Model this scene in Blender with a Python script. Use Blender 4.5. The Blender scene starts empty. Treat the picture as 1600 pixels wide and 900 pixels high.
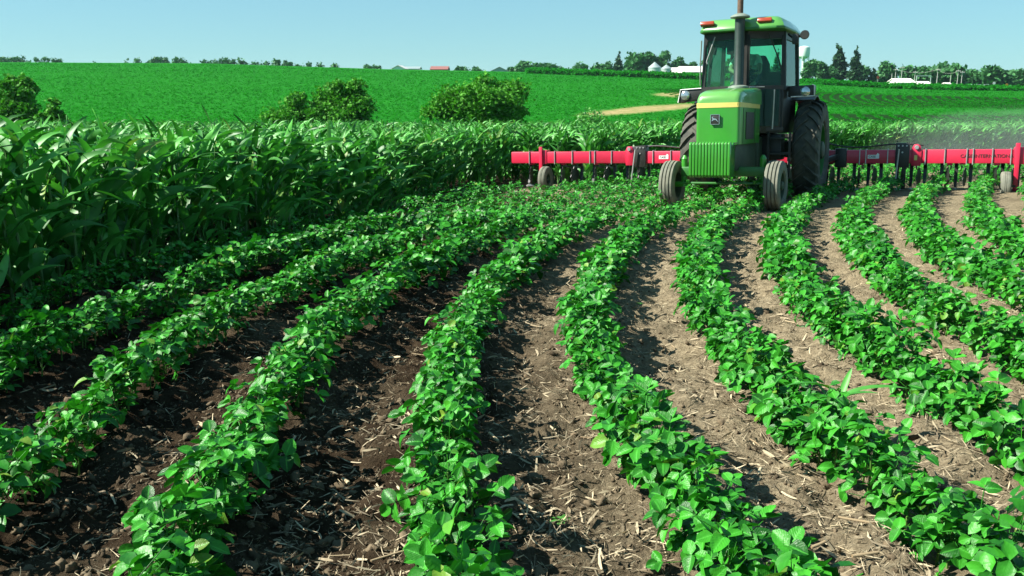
import bpy, math, random
import numpy as np
from mathutils import Vector, Matrix, Quaternion
R = math.radians
random.seed(7)
rng = np.random.default_rng(11)
S = bpy.context.scene
COL = S.collection

# ------------------------------------------------------------------ camera, sky, sun, exposure
FPX, EYE = 1400.0, 125.0                      # focal length and eye line for a 1600 x 900 frame
PITCH = math.atan((450 - EYE) / FPX)
cd = bpy.data.cameras.new('camera'); cam = bpy.data.objects.new('camera', cd); COL.objects.link(cam)
cd.sensor_width = 36.0; cd.lens = 36.0 * FPX / 1600; cd.clip_start = 0.05; cd.clip_end = 6000
cam.location = (0, 0, 0); cam.rotation_euler = (R(90) - PITCH, 0, 0)
S.camera = cam
SUN_EL, SUN_B = 42.0, 0.10                    # sun at the left, a little towards the camera
world = bpy.data.worlds.new('World'); S.world = world; world.use_nodes = True
wn = world.node_tree.nodes; wl = world.node_tree.links; wn.clear()
sky = wn.new('ShaderNodeTexSky'); sky.sky_type = 'NISHITA'; sky.sun_disc = False
sky.sun_elevation = R(SUN_EL); sky.sun_rotation = math.atan2(-1, -SUN_B)
sky.altitude = 0; sky.air_density = 0.9; sky.dust_density = 0.0; sky.ozone_density = 1.5
tint = wn.new('ShaderNodeMix'); tint.data_type = 'RGBA'; tint.blend_type = 'MULTIPLY'; tint.inputs[0].default_value = 1
tint.inputs[7].default_value = (1.38, 2.45, 2.82, 1)
bg = wn.new('ShaderNodeBackground'); bg.inputs[1].default_value = 0.05
wo = wn.new('ShaderNodeOutputWorld')
gam = wn.new('ShaderNodeGamma'); gam.inputs[1].default_value = 0.45
wl.new(sky.outputs[0], gam.inputs[0]); wl.new(gam.outputs[0], tint.inputs[6]); wl.new(tint.outputs[2], bg.inputs[0]); wl.new(bg.outputs[0], wo.inputs[0])
sd = bpy.data.lights.new('sun', 'SUN'); sd.energy = 5.0; sd.angle = R(0.5); sd.color = (1.0, 0.96, 0.88)
sun = bpy.data.objects.new('sun', sd); COL.objects.link(sun)
_c = math.cos(R(SUN_EL)); _n = math.hypot(1, SUN_B)
sun.rotation_mode = 'QUATERNION'
sun.rotation_quaternion = Vector((_c / _n, _c * SUN_B / _n, -math.sin(R(SUN_EL)))).to_track_quat('-Z', 'Y')
sun.location = (-30, -3, 30)
S.view_settings.view_transform = 'Standard'; S.view_settings.look = 'None'
S.view_settings.gamma = 1; S.view_settings.use_curve_mapping = False
S.view_settings.exposure = 1.3
S.render.engine = 'CYCLES'
S.cycles.max_bounces = 6; S.cycles.transparent_max_bounces = 12
S.cycles.diffuse_bounces = 1; S.cycles.glossy_bounces = 2; S.cycles.transmission_bounces = 3; S.cycles.volume_bounces = 0
S.cycles.volume_step_rate = 4.0; S.cycles.use_denoising = True

# ------------------------------------------------------------------ materials
def nodes_of(name):
    m = bpy.data.materials.new(name); m.use_nodes = True
    nt = m.node_tree; nt.nodes.clear()
    o = nt.nodes.new('ShaderNodeOutputMaterial')
    return m, nt, o
def N(nt, t, **kw):
    n = nt.nodes.new(t)
    for k, v in kw.items(): setattr(n, k, v)
    return n
def plain(name, col, rough=0.5, metal=0.0, var=0.25, scale=9.0, bump=0.0, spec=0.5, dust=None, dust_amt=0.0, coat=0.0):
    """paint, rubber, metal: base colour broken up by noise, with an optional layer of dust"""
    m, nt, o = nodes_of(name)
    p = N(nt, 'ShaderNodeBsdfPrincipled'); nt.links.new(p.outputs[0], o.inputs[0])
    p.inputs['Roughness'].default_value = rough; p.inputs['Metallic'].default_value = metal
    p.inputs['Specular IOR Level'].default_value = spec; p.inputs['Coat Weight'].default_value = coat
    tc = N(nt, 'ShaderNodeTexCoord'); nz = N(nt, 'ShaderNodeTexNoise'); nz.inputs['Scale'].default_value = scale; nz.inputs['Detail'].default_value = 5
    nt.links.new(tc.outputs['Object'], nz.inputs['Vector'])
    rp = N(nt, 'ShaderNodeValToRGB'); rp.color_ramp.elements[0].position = 0.3; rp.color_ramp.elements[1].position = 0.7
    rp.color_ramp.elements[0].color = tuple(c * (1 - var) for c in col) + (1,); rp.color_ramp.elements[1].color = tuple(min(1, c * (1 + var)) for c in col) + (1,)
    nt.links.new(nz.outputs['Fac'], rp.inputs[0]); out = rp.outputs[0]
    if dust:
        n2 = N(nt, 'ShaderNodeTexNoise'); n2.inputs['Scale'].default_value = scale * 0.6; n2.inputs['Detail'].default_value = 6
        nt.links.new(tc.outputs['Object'], n2.inputs['Vector'])
        mr = N(nt, 'ShaderNodeMapRange'); mr.inputs[1].default_value = 0.35; mr.inputs[2].default_value = 0.75; mr.inputs[3].default_value = dust_amt * 0.4; mr.inputs[4].default_value = min(1, dust_amt * 1.5)
        nt.links.new(n2.outputs['Fac'], mr.inputs[0])
        mx = N(nt, 'ShaderNodeMix', data_type='RGBA'); mx.inputs[7].default_value = dust + (1,)
        nt.links.new(mr.outputs[0], mx.inputs[0]); nt.links.new(out, mx.inputs[6]); out = mx.outputs[2]
    nt.links.new(out, p.inputs['Base Color'])
    if bump:
        b = N(nt, 'ShaderNodeBump'); b.inputs['Strength'].default_value = bump; b.inputs['Distance'].default_value = 0.01
        n3 = N(nt, 'ShaderNodeTexNoise'); n3.inputs['Scale'].default_value = scale * 6; n3.inputs['Detail'].default_value = 4
        nt.links.new(tc.outputs['Object'], n3.inputs['Vector']); nt.links.new(n3.outputs['Fac'], b.inputs['Height']); nt.links.new(b.outputs[0], p.inputs['Normal'])
    return m
def leaf(name, dark, light, rough=0.45, trans=0.25, spec=0.4, vein=0.0, scale=40, rnd=0.85, odd=None, nmul=0.5):
    """leaves: every island (leaf) and every object gets its own green, part of the light passes through"""
    m, nt, o = nodes_of(name)
    g = N(nt, 'ShaderNodeNewGeometry'); oi = N(nt, 'ShaderNodeObjectInfo')
    a = N(nt, 'ShaderNodeMath', operation='ADD'); nt.links.new(g.outputs['Random Per Island'], a.inputs[0]); nt.links.new(oi.outputs['Random'], a.inputs[1])
    fr = N(nt, 'ShaderNodeMath', operation='FRACT'); nt.links.new(a.outputs[0], fr.inputs[0])
    nz = N(nt, 'ShaderNodeTexNoise'); nz.inputs['Scale'].default_value = scale; nz.inputs['Detail'].default_value = 3
    tc = N(nt, 'ShaderNodeTexCoord'); nt.links.new(tc.outputs['Object'], nz.inputs['Vector'])
    mm = N(nt, 'ShaderNodeMath', operation='MULTIPLY_ADD'); mm.inputs[1].default_value = nmul; nt.links.new(nz.outputs['Fac'], mm.inputs[0])
    hl = N(nt, 'ShaderNodeMath', operation='MULTIPLY_ADD'); hl.inputs[1].default_value = rnd; hl.inputs[2].default_value = 0.495 - nmul / 2 - rnd / 2
    nt.links.new(fr.outputs[0], hl.inputs[0]); nt.links.new(hl.outputs[0], mm.inputs[2])
    mx = N(nt, 'ShaderNodeMix', data_type='RGBA'); mx.clamp_factor = True
    mx.inputs[6].default_value = dark + (1,); mx.inputs[7].default_value = light + (1,); nt.links.new(mm.outputs[0], mx.inputs[0])
    if odd:      # a few yellowed leaves
        o1 = N(nt, 'ShaderNodeMath', operation='MULTIPLY'); o1.inputs[1].default_value = 37.0; nt.links.new(fr.outputs[0], o1.inputs[0])
        o2 = N(nt, 'ShaderNodeMath', operation='FRACT'); nt.links.new(o1.outputs[0], o2.inputs[0])
        o3 = N(nt, 'ShaderNodeMapRange'); o3.inputs[1].default_value = .95; o3.inputs[2].default_value = 1.0; o3.inputs[3].default_value = 0; o3.inputs[4].default_value = .85; nt.links.new(o2.outputs[0], o3.inputs[0])
        mo = N(nt, 'ShaderNodeMix', data_type='RGBA'); mo.inputs[7].default_value = odd + (1,); nt.links.new(o3.outputs[0], mo.inputs[0]); nt.links.new(mx.outputs[2], mo.inputs[6]); mx = mo
    p = N(nt, 'ShaderNodeBsdfPrincipled'); p.inputs['Roughness'].default_value = rough; p.inputs['Specular IOR Level'].default_value = spec
    t = N(nt, 'ShaderNodeBsdfTranslucent'); ms = N(nt, 'ShaderNodeMixShader'); ms.inputs[0].default_value = trans
    br = N(nt, 'ShaderNodeMix', data_type='RGBA'); br.blend_type = 'MULTIPLY'; br.inputs[0].default_value = 1; br.inputs[7].default_value = (1.0, 1.35, 0.6, 1)
    nt.links.new(mx.outputs[2], br.inputs[6]); nt.links.new(br.outputs[2], t.inputs[0])
    nt.links.new(mx.outputs[2], p.inputs['Base Color'])
    if vein:
        # rib attribute: x = 1 + distance from the midrib, y = place along the leaflet (absent on far leaves)
        ra = N(nt, 'ShaderNodeAttribute'); ra.attribute_name = 'rib'; sx = N(nt, 'ShaderNodeSeparateXYZ'); nt.links.new(ra.outputs['Vector'], sx.inputs[0])
        ab = N(nt, 'ShaderNodeMath', operation='SUBTRACT'); ab.inputs[1].default_value = 1; nt.links.new(sx.outputs[0], ab.inputs[0])
        aa = N(nt, 'ShaderNodeMath', operation='ABSOLUTE'); nt.links.new(ab.outputs[0], aa.inputs[0])
        mr = N(nt, 'ShaderNodeMapRange'); mr.inputs[1].default_value = 0.0; mr.inputs[2].default_value = 0.16; mr.inputs[3].default_value = 0.55; mr.inputs[4].default_value = 0.0; nt.links.new(aa.outputs[0], mr.inputs[0])
        ph = N(nt, 'ShaderNodeMath', operation='MULTIPLY_ADD'); ph.inputs[1].default_value = -16.0; nt.links.new(aa.outputs[0], ph.inputs[0])
        p2 = N(nt, 'ShaderNodeMath', operation='MULTIPLY'); p2.inputs[1].default_value = 46.0; nt.links.new(sx.outputs[1], p2.inputs[0]); nt.links.new(p2.outputs[0], ph.inputs[2])
        sn = N(nt, 'ShaderNodeMath', operation='SINE'); nt.links.new(ph.outputs[0], sn.inputs[0])
        vm = N(nt, 'ShaderNodeMix', data_type='RGBA'); vm.clamp_factor = True; vm.inputs[7].default_value = tuple(min(1, c * 1.5 + .03) for c in light) + (1,)
        nt.links.new(mr.outputs[0], vm.inputs[0]); nt.links.new(mx.outputs[2], vm.inputs[6]); nt.links.new(vm.outputs[2], p.inputs['Base Color']); nt.links.new(vm.outputs[2], br.inputs[6])
        b = N(nt, 'ShaderNodeBump'); b.inputs['Strength'].default_value = vein; b.inputs['Distance'].default_value = 0.004
        n3 = N(nt, 'ShaderNodeTexNoise'); n3.inputs['Scale'].default_value = 90; n3.inputs['Detail'].default_value = 2
        nt.links.new(tc.outputs['Object'], n3.inputs['Vector']); hb = N(nt, 'ShaderNodeMath', operation='MULTIPLY_ADD'); hb.inputs[1].default_value = 0.09; nt.links.new(sn.outputs[0], hb.inputs[0]); nt.links.new(n3.outputs['Fac'], hb.inputs[2])
        nt.links.new(hb.outputs[0], b.inputs['Height']); nt.links.new(b.outputs[0], p.inputs['Normal'])
    nt.links.new(p.outputs[0], ms.inputs[1]); nt.links.new(t.outputs[0], ms.inputs[2]); nt.links.new(ms.outputs[0], o.inputs[0])
    return m
def glass(name, col):
    m, nt, o = nodes_of(name)
    t = N(nt, 'ShaderNodeBsdfTransparent'); t.inputs[0].default_value = col + (1,)
    gl = N(nt, 'ShaderNodeBsdfGlossy'); gl.inputs['Roughness'].default_value = 0.04; gl.inputs[0].default_value = (0.8, 0.95, 0.9, 1)
    fr = N(nt, 'ShaderNodeFresnel'); fr.inputs[0].default_value = 1.28
    nz = N(nt, 'ShaderNodeTexNoise'); nz.inputs['Scale'].default_value = 3
    df = N(nt, 'ShaderNodeBsdfDiffuse'); df.inputs[0].default_value = (0.25, 0.45, 0.35, 1)
    mr = N(nt, 'ShaderNodeMapRange'); mr.inputs[3].default_value = 0.01; mr.inputs[4].default_value = 0.09
    nt.links.new(nz.outputs['Fac'], mr.inputs[0])
    m1 = N(nt, 'ShaderNodeMixShader'); m2 = N(nt, 'ShaderNodeMixShader')
    nt.links.new(mr.outputs[0], m1.inputs[0]); nt.links.new(t.outputs[0], m1.inputs[1]); nt.links.new(df.outputs[0], m1.inputs[2])
    nt.links.new(fr.outputs[0], m2.inputs[0]); nt.links.new(m1.outputs[0], m2.inputs[1]); nt.links.new(gl.outputs[0], m2.inputs[2])
    nt.links.new(m2.outputs[0], o.inputs[0])
    return m
DUST = (0.20, 0.17, 0.11)
M = dict(
    soy=leaf('soy_leaf', (0.006, 0.070, 0.005), (0.044, 0.300, 0.018), 0.44, 0.16, 0.30, 0.40, 40, 0.95, (0.16, 0.26, 0.03)),
    soy_stem=plain('soy_stem', (0.09, 0.19, 0.03), 0.6),
    corn=leaf('corn_leaf', (0.007, 0.085, 0.006), (0.110, 0.430, 0.062), 0.50, 0.18, 0.45, 0.0, 14, 0.95, (0.22, 0.30, 0.06)),
    corn_stalk=plain('corn_stalk', (0.08, 0.17, 0.04), 0.5),
    weed=leaf('weed_leaf', (0.05, 0.20, 0.03), (0.13, 0.36, 0.07), 0.5, 0.3),
    crop=leaf('far_crop_leaf', (0.007, 0.120, 0.008), (0.020, 0.220, 0.016), 0.8, 0.35, 0.0, 0.0, 0.05, 0.35, None, 1.7),
    bush=leaf('bush_leaf', (0.030, 0.150, 0.014), (0.100, 0.340, 0.030), 0.6, 0.22, 0.12),
    tree=leaf('tree_leaf', (0.026, 0.115, 0.034), (0.065, 0.210, 0.060), 0.6, 0.15, 0.2),
    conifer=leaf('conifer_leaf', (0.012, 0.050, 0.018), (0.030, 0.090, 0.030), 0.6, 0.1, 0.2),
    bark=plain('bark', (0.09, 0.07, 0.05), 0.9, bump=0.5),
    straw=leaf('dry_straw', (0.06, 0.045, 0.028), (0.50, 0.42, 0.27), 0.7, 0.0, 0.2, 0.0, 60),
    stalk_dry=leaf('dry_stalk', (0.20, 0.14, 0.075), (0.54, 0.44, 0.27), 0.7, 0.0, 0.25, 0.3, 50),
    clod=leaf('soil_clod', (0.045, 0.034, 0.021), (0.165, 0.128, 0.080), 0.95, 0.0, 0.1, 0.8, 40),
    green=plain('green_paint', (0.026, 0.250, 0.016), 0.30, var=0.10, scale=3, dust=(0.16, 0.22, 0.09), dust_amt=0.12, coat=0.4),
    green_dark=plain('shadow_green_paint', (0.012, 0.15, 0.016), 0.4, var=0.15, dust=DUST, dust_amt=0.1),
    green_glint=plain('sky_glint_green_paint', (0.085, 0.330, 0.050), 0.32, var=0.08, scale=3, dust=(0.22, 0.26, 0.13), dust_amt=0.2, coat=0.7),  # green lightened to imitate glint and sky reflection on roof and hood top
    yellow=plain('yellow_paint', (0.66, 0.54, 0.14), 0.4, var=0.06),
    black=plain('black_metal', (0.012, 0.014, 0.013), 0.45, var=0.3, dust=DUST, dust_amt=0.05),
    engine=plain('engine_metal', (0.02, 0.05, 0.024), 0.6, var=0.4, dust=DUST, dust_amt=0.12),
    muffler=plain('muffler_metal', (0.018, 0.035, 0.026), 0.42, var=0.25),
    cap=plain('weathered_cap', (0.16, 0.20, 0.16), 0.6, var=0.3),
    rust=plain('rusty_pipe', (0.10, 0.060, 0.036), 0.7, var=0.3, scale=20),
    rubber=plain('tyre_rubber', (0.020, 0.022, 0.020), 0.8, var=0.2, scale=12, bump=0.3, dust=(0.20, 0.20, 0.14), dust_amt=0.3),
    tread=plain('dusty_tread', (0.10, 0.11, 0.085), 0.9, var=0.25, scale=14, bump=0.3, dust=(0.27, 0.26, 0.19), dust_amt=0.42),
    red=plain('red_paint', (0.56, 0.012, 0.050), 0.38, var=0.10, scale=4, dust=(0.45, 0.12, 0.12), dust_amt=0.06, coat=0.2),
    steel=plain('bare_steel', (0.45, 0.45, 0.43), 0.4, metal=0.6, var=0.2),
    lamp_red=plain('lamp_lens', (0.30, 0.045, 0.018), 0.25, var=0.15),
    chrome=plain('lamp_reflector', (0.55, 0.60, 0.60), 0.15, metal=0.8, var=0.3, scale=6),
    white=plain('white_paint', (0.78, 0.77, 0.72), 0.6, var=0.05),
    roof_white=plain('pale_sheet_roof', (0.74, 0.70, 0.64), 0.6, var=0.08),
    grey=plain('grey_wall', (0.33, 0.36, 0.36), 0.7, var=0.1),
    redroof=plain('red_brown_roof', (0.26, 0.10, 0.08), 0.7, var=0.2),
    galv=plain('galvanised_sheet', (0.42, 0.50, 0.46), 0.4, metal=0.4, var=0.12),
    dark=plain('dark_opening', (0.03, 0.04, 0.035), 0.8),
    wood=plain('pole_wood', (0.42, 0.42, 0.38), 0.85, var=0.2),
    orange=plain('orange_sign', (0.65, 0.22, 0.03), 0.5),
    tower=plain('tower_paint', (0.60, 0.70, 0.62), 0.5, var=0.06),
    skin=plain('skin', (0.42, 0.24, 0.16), 0.55, var=0.08),
    shirt=plain('light_shirt', (0.62, 0.66, 0.62), 0.8, var=0.1),
    trousers=plain('dark_trousers', (0.03, 0.045, 0.08), 0.85),
    cloth=plain('seat_cloth', (0.025, 0.035, 0.032), 0.8, var=0.2),
    glass=glass('tinted_glass', (0.66, 0.97, 0.82)),
    glass_dark=glass('dark_tinted_glass', (0.28, 0.50, 0.42)),
)

# ------------------------------------------------------------------ naming helpers
def tag(o, label=None, cat=None, group=None, kind=None):
    if label: o['label'] = label
    if cat: o['category'] = cat
    if group: o['group'] = group
    if kind: o['kind'] = kind
    return o
def thing(name, label, cat, loc=(0, 0, 0), rot=None, group=None):
    o = bpy.data.objects.new(name, None); COL.objects.link(o); o.empty_display_size = 0.2
    if isinstance(rot, Matrix): o.matrix_world = Matrix.Translation(Vector(loc)) @ rot.to_4x4()
    else:
        o.location = loc
        if rot is not None: o.rotation_euler = rot
    return tag(o, label, cat, group)
def link(name, me, parent=None):
    o = bpy.data.objects.new(name, me); COL.objects.link(o)
    if parent is not None: o.parent = parent
    return o
class MB:
    """collects shapes; build() links them as one mesh object"""
    def __init__(s): s.v = []; s.f = []
    def add(s, vs, fs):
        b = len(s.v); s.v += [tuple(p) for p in vs]; s.f += [tuple(i + b for i in q) for q in fs]; return s
    def box(s, c, d, rot=None):
        x, y, z = d[0] / 2, d[1] / 2, d[2] / 2
        vs = [Vector(p) for p in ((-x, -y, -z), (x, -y, -z), (x, y, -z), (-x, y, -z), (-x, -y, z), (x, -y, z), (x, y, z), (-x, y, z))]
        if rot is not None:
            vs = [rot @ p for p in vs]
        return s.add([p + Vector(c) for p in vs], [(0, 3, 2, 1), (4, 5, 6, 7), (0, 1, 5, 4), (1, 2, 6, 5), (2, 3, 7, 6), (3, 0, 4, 7)])
    def span(s, a, b):
        return s.box([(p + q) / 2 for p, q in zip(a, b)], [abs(p - q) for p, q in zip(a, b)])
    def bar(s, p0, p1, w, h=None, up=(0, 0, 1)):
        p0, p1 = Vector(p0), Vector(p1); h = h or w; d = (p1 - p0); L = d.length; d.normalize(); u = Vector(up)
        if abs(d.dot(u)) > 0.98: u = Vector((0, 1, 0))
        sx = d.cross(u).normalized(); sz = sx.cross(d).normalized()
        rot = Matrix((sx, d, sz)).transposed()
        return s.box((p0 + p1) / 2, (w, L, h), rot)
    def tube(s, pts, r, n=10, cap=True):
        pts = [Vector(p) for p in pts]; rs = r if isinstance(r, (list, tuple)) else [r] * len(pts)
        b = len(s.v)
        u = None
        for i, p in enumerate(pts):
            d = (pts[min(i + 1, len(pts) - 1)] - pts[max(i - 1, 0)]).normalized()
            if u is None: u = Vector((0, 0, 1)) if abs(d.z) < 0.9 else Vector((1, 0, 0))
            sx = d.cross(u).normalized(); u = sx.cross(d).normalized()
            for k in range(n):
                a = 2 * math.pi * k / n
                s.v.append(tuple(p + sx * math.cos(a) * rs[i] + u * math.sin(a) * rs[i]))
        for i in range(len(pts) - 1):
            for k in range(n):
                k2 = (k + 1) % n
                s.f.append((b + i * n + k, b + i * n + k2, b + (i + 1) * n + k2, b + (i + 1) * n + k))
        if cap:
            s.f.append(tuple(b + k for k in range(n))[::-1]); s.f.append(tuple(b + (len(pts) - 1) * n + k for k in range(n)))
        return s
    def lathe(s, prof, c=(0, 0, 0), axis='x', n=32, closed=False):
        """prof: (radius, position along the axis)"""
        b = len(s.v); m = len(prof)
        for k in range(n):
            a = 2 * math.pi * k / n
            for r, t in prof:
                if axis == 'x': p = (t, r * math.cos(a), r * math.sin(a))
                elif axis == 'y': p = (r * math.cos(a), t, r * math.sin(a))
                else: p = (r * math.cos(a), r * math.sin(a), t)
                s.v.append(tuple(p[i] + c[i] for i in range(3)))
        for k in range(n):
            k2 = (k + 1) % n
            for i in range(m if closed else m - 1):
                j = (i + 1) % m
                s.f.append((b + k * m + i, b + k * m + j, b + k2 * m + j, b + k2 * m + i))
        return s
    def prism(s, poly, lo, hi, axis='z'):
        """poly: 2-D outline; extruded along axis"""
        def P(a, b_, t):
            return (a, b_, t) if axis == 'z' else ((t, a, b_) if axis == 'x' else (a, t, b_))
        n = len(poly); vs = [P(a, b_, lo) for a, b_ in poly] + [P(a, b_, hi) for a, b_ in poly]
        fs = [tuple(range(n))[::-1], tuple(range(n, 2 * n))] + [(i, (i + 1) % n, n + (i + 1) % n, n + i) for i in range(n)]
        return s.add(vs, fs)
    def loft(s, secs, cap=True):
        b = len(s.v); n = len(secs[0])
        for q in secs: s.v += [tuple(p) for p in q]
        for i in range(len(secs) - 1):
            for k in range(n):
                k2 = (k + 1) % n
                s.f.append((b + i * n + k, b + i * n + k2, b + (i + 1) * n + k2, b + (i + 1) * n + k))
        if cap: s.f.append(tuple(b + k for k in range(n))[::-1]); s.f.append(tuple(b + (len(secs) - 1) * n + k for k in range(n)))
        return s
    def mesh(s, name, mat, smooth=35):
        me = bpy.data.meshes.new(name); me.from_pydata(s.v, [], s.f)
        me.materials.append(mat)
        if smooth:
            me.shade_smooth(); me.set_sharp_from_angle(angle=R(smooth))
        me.update(); return me
    def build(s, name, mat, parent=None, bevel=0.0, smooth=35):
        import bmesh
        me = s.mesh(name, mat, 0)
        bm = bmesh.new(); bm.from_mesh(me); bmesh.ops.recalc_face_normals(bm, faces=bm.faces)
        if bevel:
            es = [e for e in bm.edges if len(e.link_faces) == 2 and e.calc_face_angle(0) > 0.6]
            bmesh.ops.bevel(bm, geom=es, offset=bevel, segments=2, affect='EDGES', profile=0.5, clamp_overlap=True)
        bm.to_mesh(me); bm.free()
        if smooth:
            me.shade_smooth(); me.set_sharp_from_angle(angle=R(smooth))
        return link(name, me, parent)
def big_mesh(name, verts, faces, mats, mat_idx=None, smooth=False, rib=None):
    """verts (n,3), faces (m,k): one large mesh set through foreach_set"""
    me = bpy.data.meshes.new(name); k = faces.shape[1]; m = len(faces)
    me.vertices.add(len(verts)); me.vertices.foreach_set('co', np.ascontiguousarray(verts, np.float32).ravel())
    me.loops.add(m * k); me.loops.foreach_set('vertex_index', np.ascontiguousarray(faces, np.int32).ravel())
    me.polygons.add(m); me.polygons.foreach_set('loop_start', np.arange(0, m * k, k, dtype=np.int32))
    for q in mats: me.materials.append(q)
    if mat_idx is not None: me.polygons.foreach_set('material_index', np.ascontiguousarray(mat_idx, np.int32))
    if rib is not None:
        ra = me.attributes.new('rib', 'FLOAT_VECTOR', 'POINT'); ra.data.foreach_set('vector', np.ascontiguousarray(rib, np.float32).ravel())
    me.update(calc_edges=True)
    if smooth: me.shade_smooth()
    return me
def rots(yaw, pitch, roll):
    """rotation matrices Rz(yaw) Ry(pitch) Rx(roll)"""
    cz, sz, cy, sy, cx, sx = np.cos(yaw), np.sin(yaw), np.cos(pitch), np.sin(pitch), np.cos(roll), np.sin(roll)
    m = np.empty((len(yaw), 3, 3))
    m[:, 0, 0] = cz * cy; m[:, 0, 1] = cz * sy * sx - sz * cx; m[:, 0, 2] = cz * sy * cx + sz * sx
    m[:, 1, 0] = sz * cy; m[:, 1, 1] = sz * sy * sx + cz * cx; m[:, 1, 2] = sz * sy * cx - cz * sx
    m[:, 2, 0] = -sy; m[:, 2, 1] = cy * sx; m[:, 2, 2] = cy * cx
    return m
class Heap:
    """many transformed copies of templates joined to one mesh (what nobody would count)"""
    def __init__(s): s.v = []; s.f = []; s.n = 0
    def put(s, tv, tf, rot, pos, scale):
        k = len(tv); n = len(pos)
        if n == 0: return
        sc = np.asarray(scale, float); sc = sc[:, None, None] if sc.ndim == 1 else sc[:, None, :]
        v = np.einsum('nij,nkj->nki', rot, tv[None] * sc) + pos[:, None, :]
        f = tf[None] + (np.arange(n) * k)[:, None, None] + s.n
        s.v.append(v.reshape(-1, 3)); s.f.append(f.reshape(-1, tf.shape[1])); s.n += n * k
    def build(s, name, mat, label, cat='', kind='stuff', parent=None):
        o = link(name, big_mesh(name, np.concatenate(s.v), np.concatenate(s.f), [mat]), parent)
        return tag(o, label, None, None, kind)

# ------------------------------------------------------------------ terrain
H0, SL = 1.343, 0.047
def sstep(a, b, x):
    t = np.clip((x - a) / (b - a), 0, 1); return t * t * (3 - 2 * t)
def hash2(ix, iy, seed):
    h = (ix.astype(np.int64) * 374761393 + iy.astype(np.int64) * 668265263 + seed * 982451653) & 0x7fffffff
    h = ((h ^ (h >> 13)) * 1274126177) & 0x7fffffff
    return ((h ^ (h >> 16)) & 0xffff) / 65535.0
def vnoise(x, y, seed=0):
    ix, iy = np.floor(x), np.floor(y); fx, fy = x - ix, y - iy
    fx = fx * fx * (3 - 2 * fx); fy = fy * fy * (3 - 2 * fy)
    a = hash2(ix, iy, seed); b = hash2(ix + 1, iy, seed); c = hash2(ix, iy + 1, seed); d = hash2(ix + 1, iy + 1, seed)
    return (a * (1 - fx) + b * fx) * (1 - fy) + (c * (1 - fx) + d * fx) * fy - 0.5
def terrain(x, y):
    """broad shape: a field falling away from the camera, a dip, then a hill higher at the left"""
    x = np.asarray(x, float); y = np.asarray(y, float)
    yn = np.minimum(y, 46.0)
    base = -H0 - SL * np.maximum(yn, -40)
    base = base + 0.03 * np.clip(x - 3.4, -4, 6) * sstep(10, 14, y) * (1 - sstep(22, 34, y))
    zc = np.interp(x / np.maximum(y, 60) * 260, [-260, -145, -87, -36, 0, 36, 87, 108, 145, 260], [5.2, 4.9, 4.6, 3.0, 2.3, 1.4, 0.15, -1.1, -2.1, -2.6])
    t = np.clip((y - 60) / 200, 0, 1); t = 0.25 * t * t * (3 - 2 * t) + 0.75 * t
    z = base * (1 - t) + zc * t
    past = np.maximum(y - 260, 0)
    drop = np.interp(x, [-100, 0, 60], [0.022, 0.012, 0.003])
    z = z - np.minimum(past, 400) * drop - 0.0006 * past
    z = z + 0.25 * vnoise(x / 28, y / 28, 5) * sstep(60, 90, y) * (1 - sstep(200, 250, y))
    return z
def tz(x, y): return float(terrain(np.array([x]), np.array([y]))[0])

# crop rows: one curve, every row an offset of it
SK = np.array([0, 2., 4, 6, 8, 10, 12, 14, 17, 21]); TH = np.array([-.19, -.12, .04, .19, .26, .32, .42, .45, .53, .59])
SS = np.arange(-7, 75, 0.05)
HH = np.interp(SS, SK, TH); HH = np.where(SS > 21, np.minimum(.59 + .03 * (SS - 21), 1.5), HH)
HH = np.convolve(np.pad(HH, 15, 'edge'), np.ones(31) / 31, 'valid')
i0 = int(np.argmin(abs(SS)))
MX = np.cumsum(np.sin(HH)) * .05; MX += 0.844 - MX[i0]
MY = np.cumsum(np.cos(HH)) * .05; MY += 1.0 - MY[i0]
ROW = 0.762
def row_pt(k, s):
    h = np.interp(s, SS, HH); o = (k - 5) * ROW
    return np.interp(s, SS, MX) + o * np.cos(h), np.interp(s, SS, MY) - o * np.sin(h), h
_cs = slice(0, len(SS), 3)
def row_coord(x, y):
    """signed row number of a point (5 = master row)"""
    out = np.empty(len(x)); cx, cy, ch = MX[_cs], MY[_cs], HH[_cs]
    for a in range(0, len(x), 20000):
        X, Y = x[a:a + 20000, None], y[a:a + 20000, None]
        i = ((X - cx) ** 2 + (Y - cy) ** 2).argmin(1)
        out[a:a + 20000] = ((X[:, 0] - cx[i]) * np.cos(ch[i]) - (Y[:, 0] - cy[i]) * np.sin(ch[i])) / ROW + 5
    return out
def micro(x, y, near):
    rc = row_coord(x, y)
    rid = np.cos(2 * np.pi * rc)
    z = 0.020 * rid + 0.08 * vnoise(x * 2.2, y * 2.2, 1) + 0.060 * vnoise(x * 6, y * 6, 2) + 0.055 * vnoise(x * 14, y * 14, 3) + 0.016 * vnoise(x * 31, y * 31, 4)
    return z * near
def ground_z(x, y):
    near = 1 - sstep(9, 16, y)
    return terrain(x, y) + micro(x, y, near)

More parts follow.
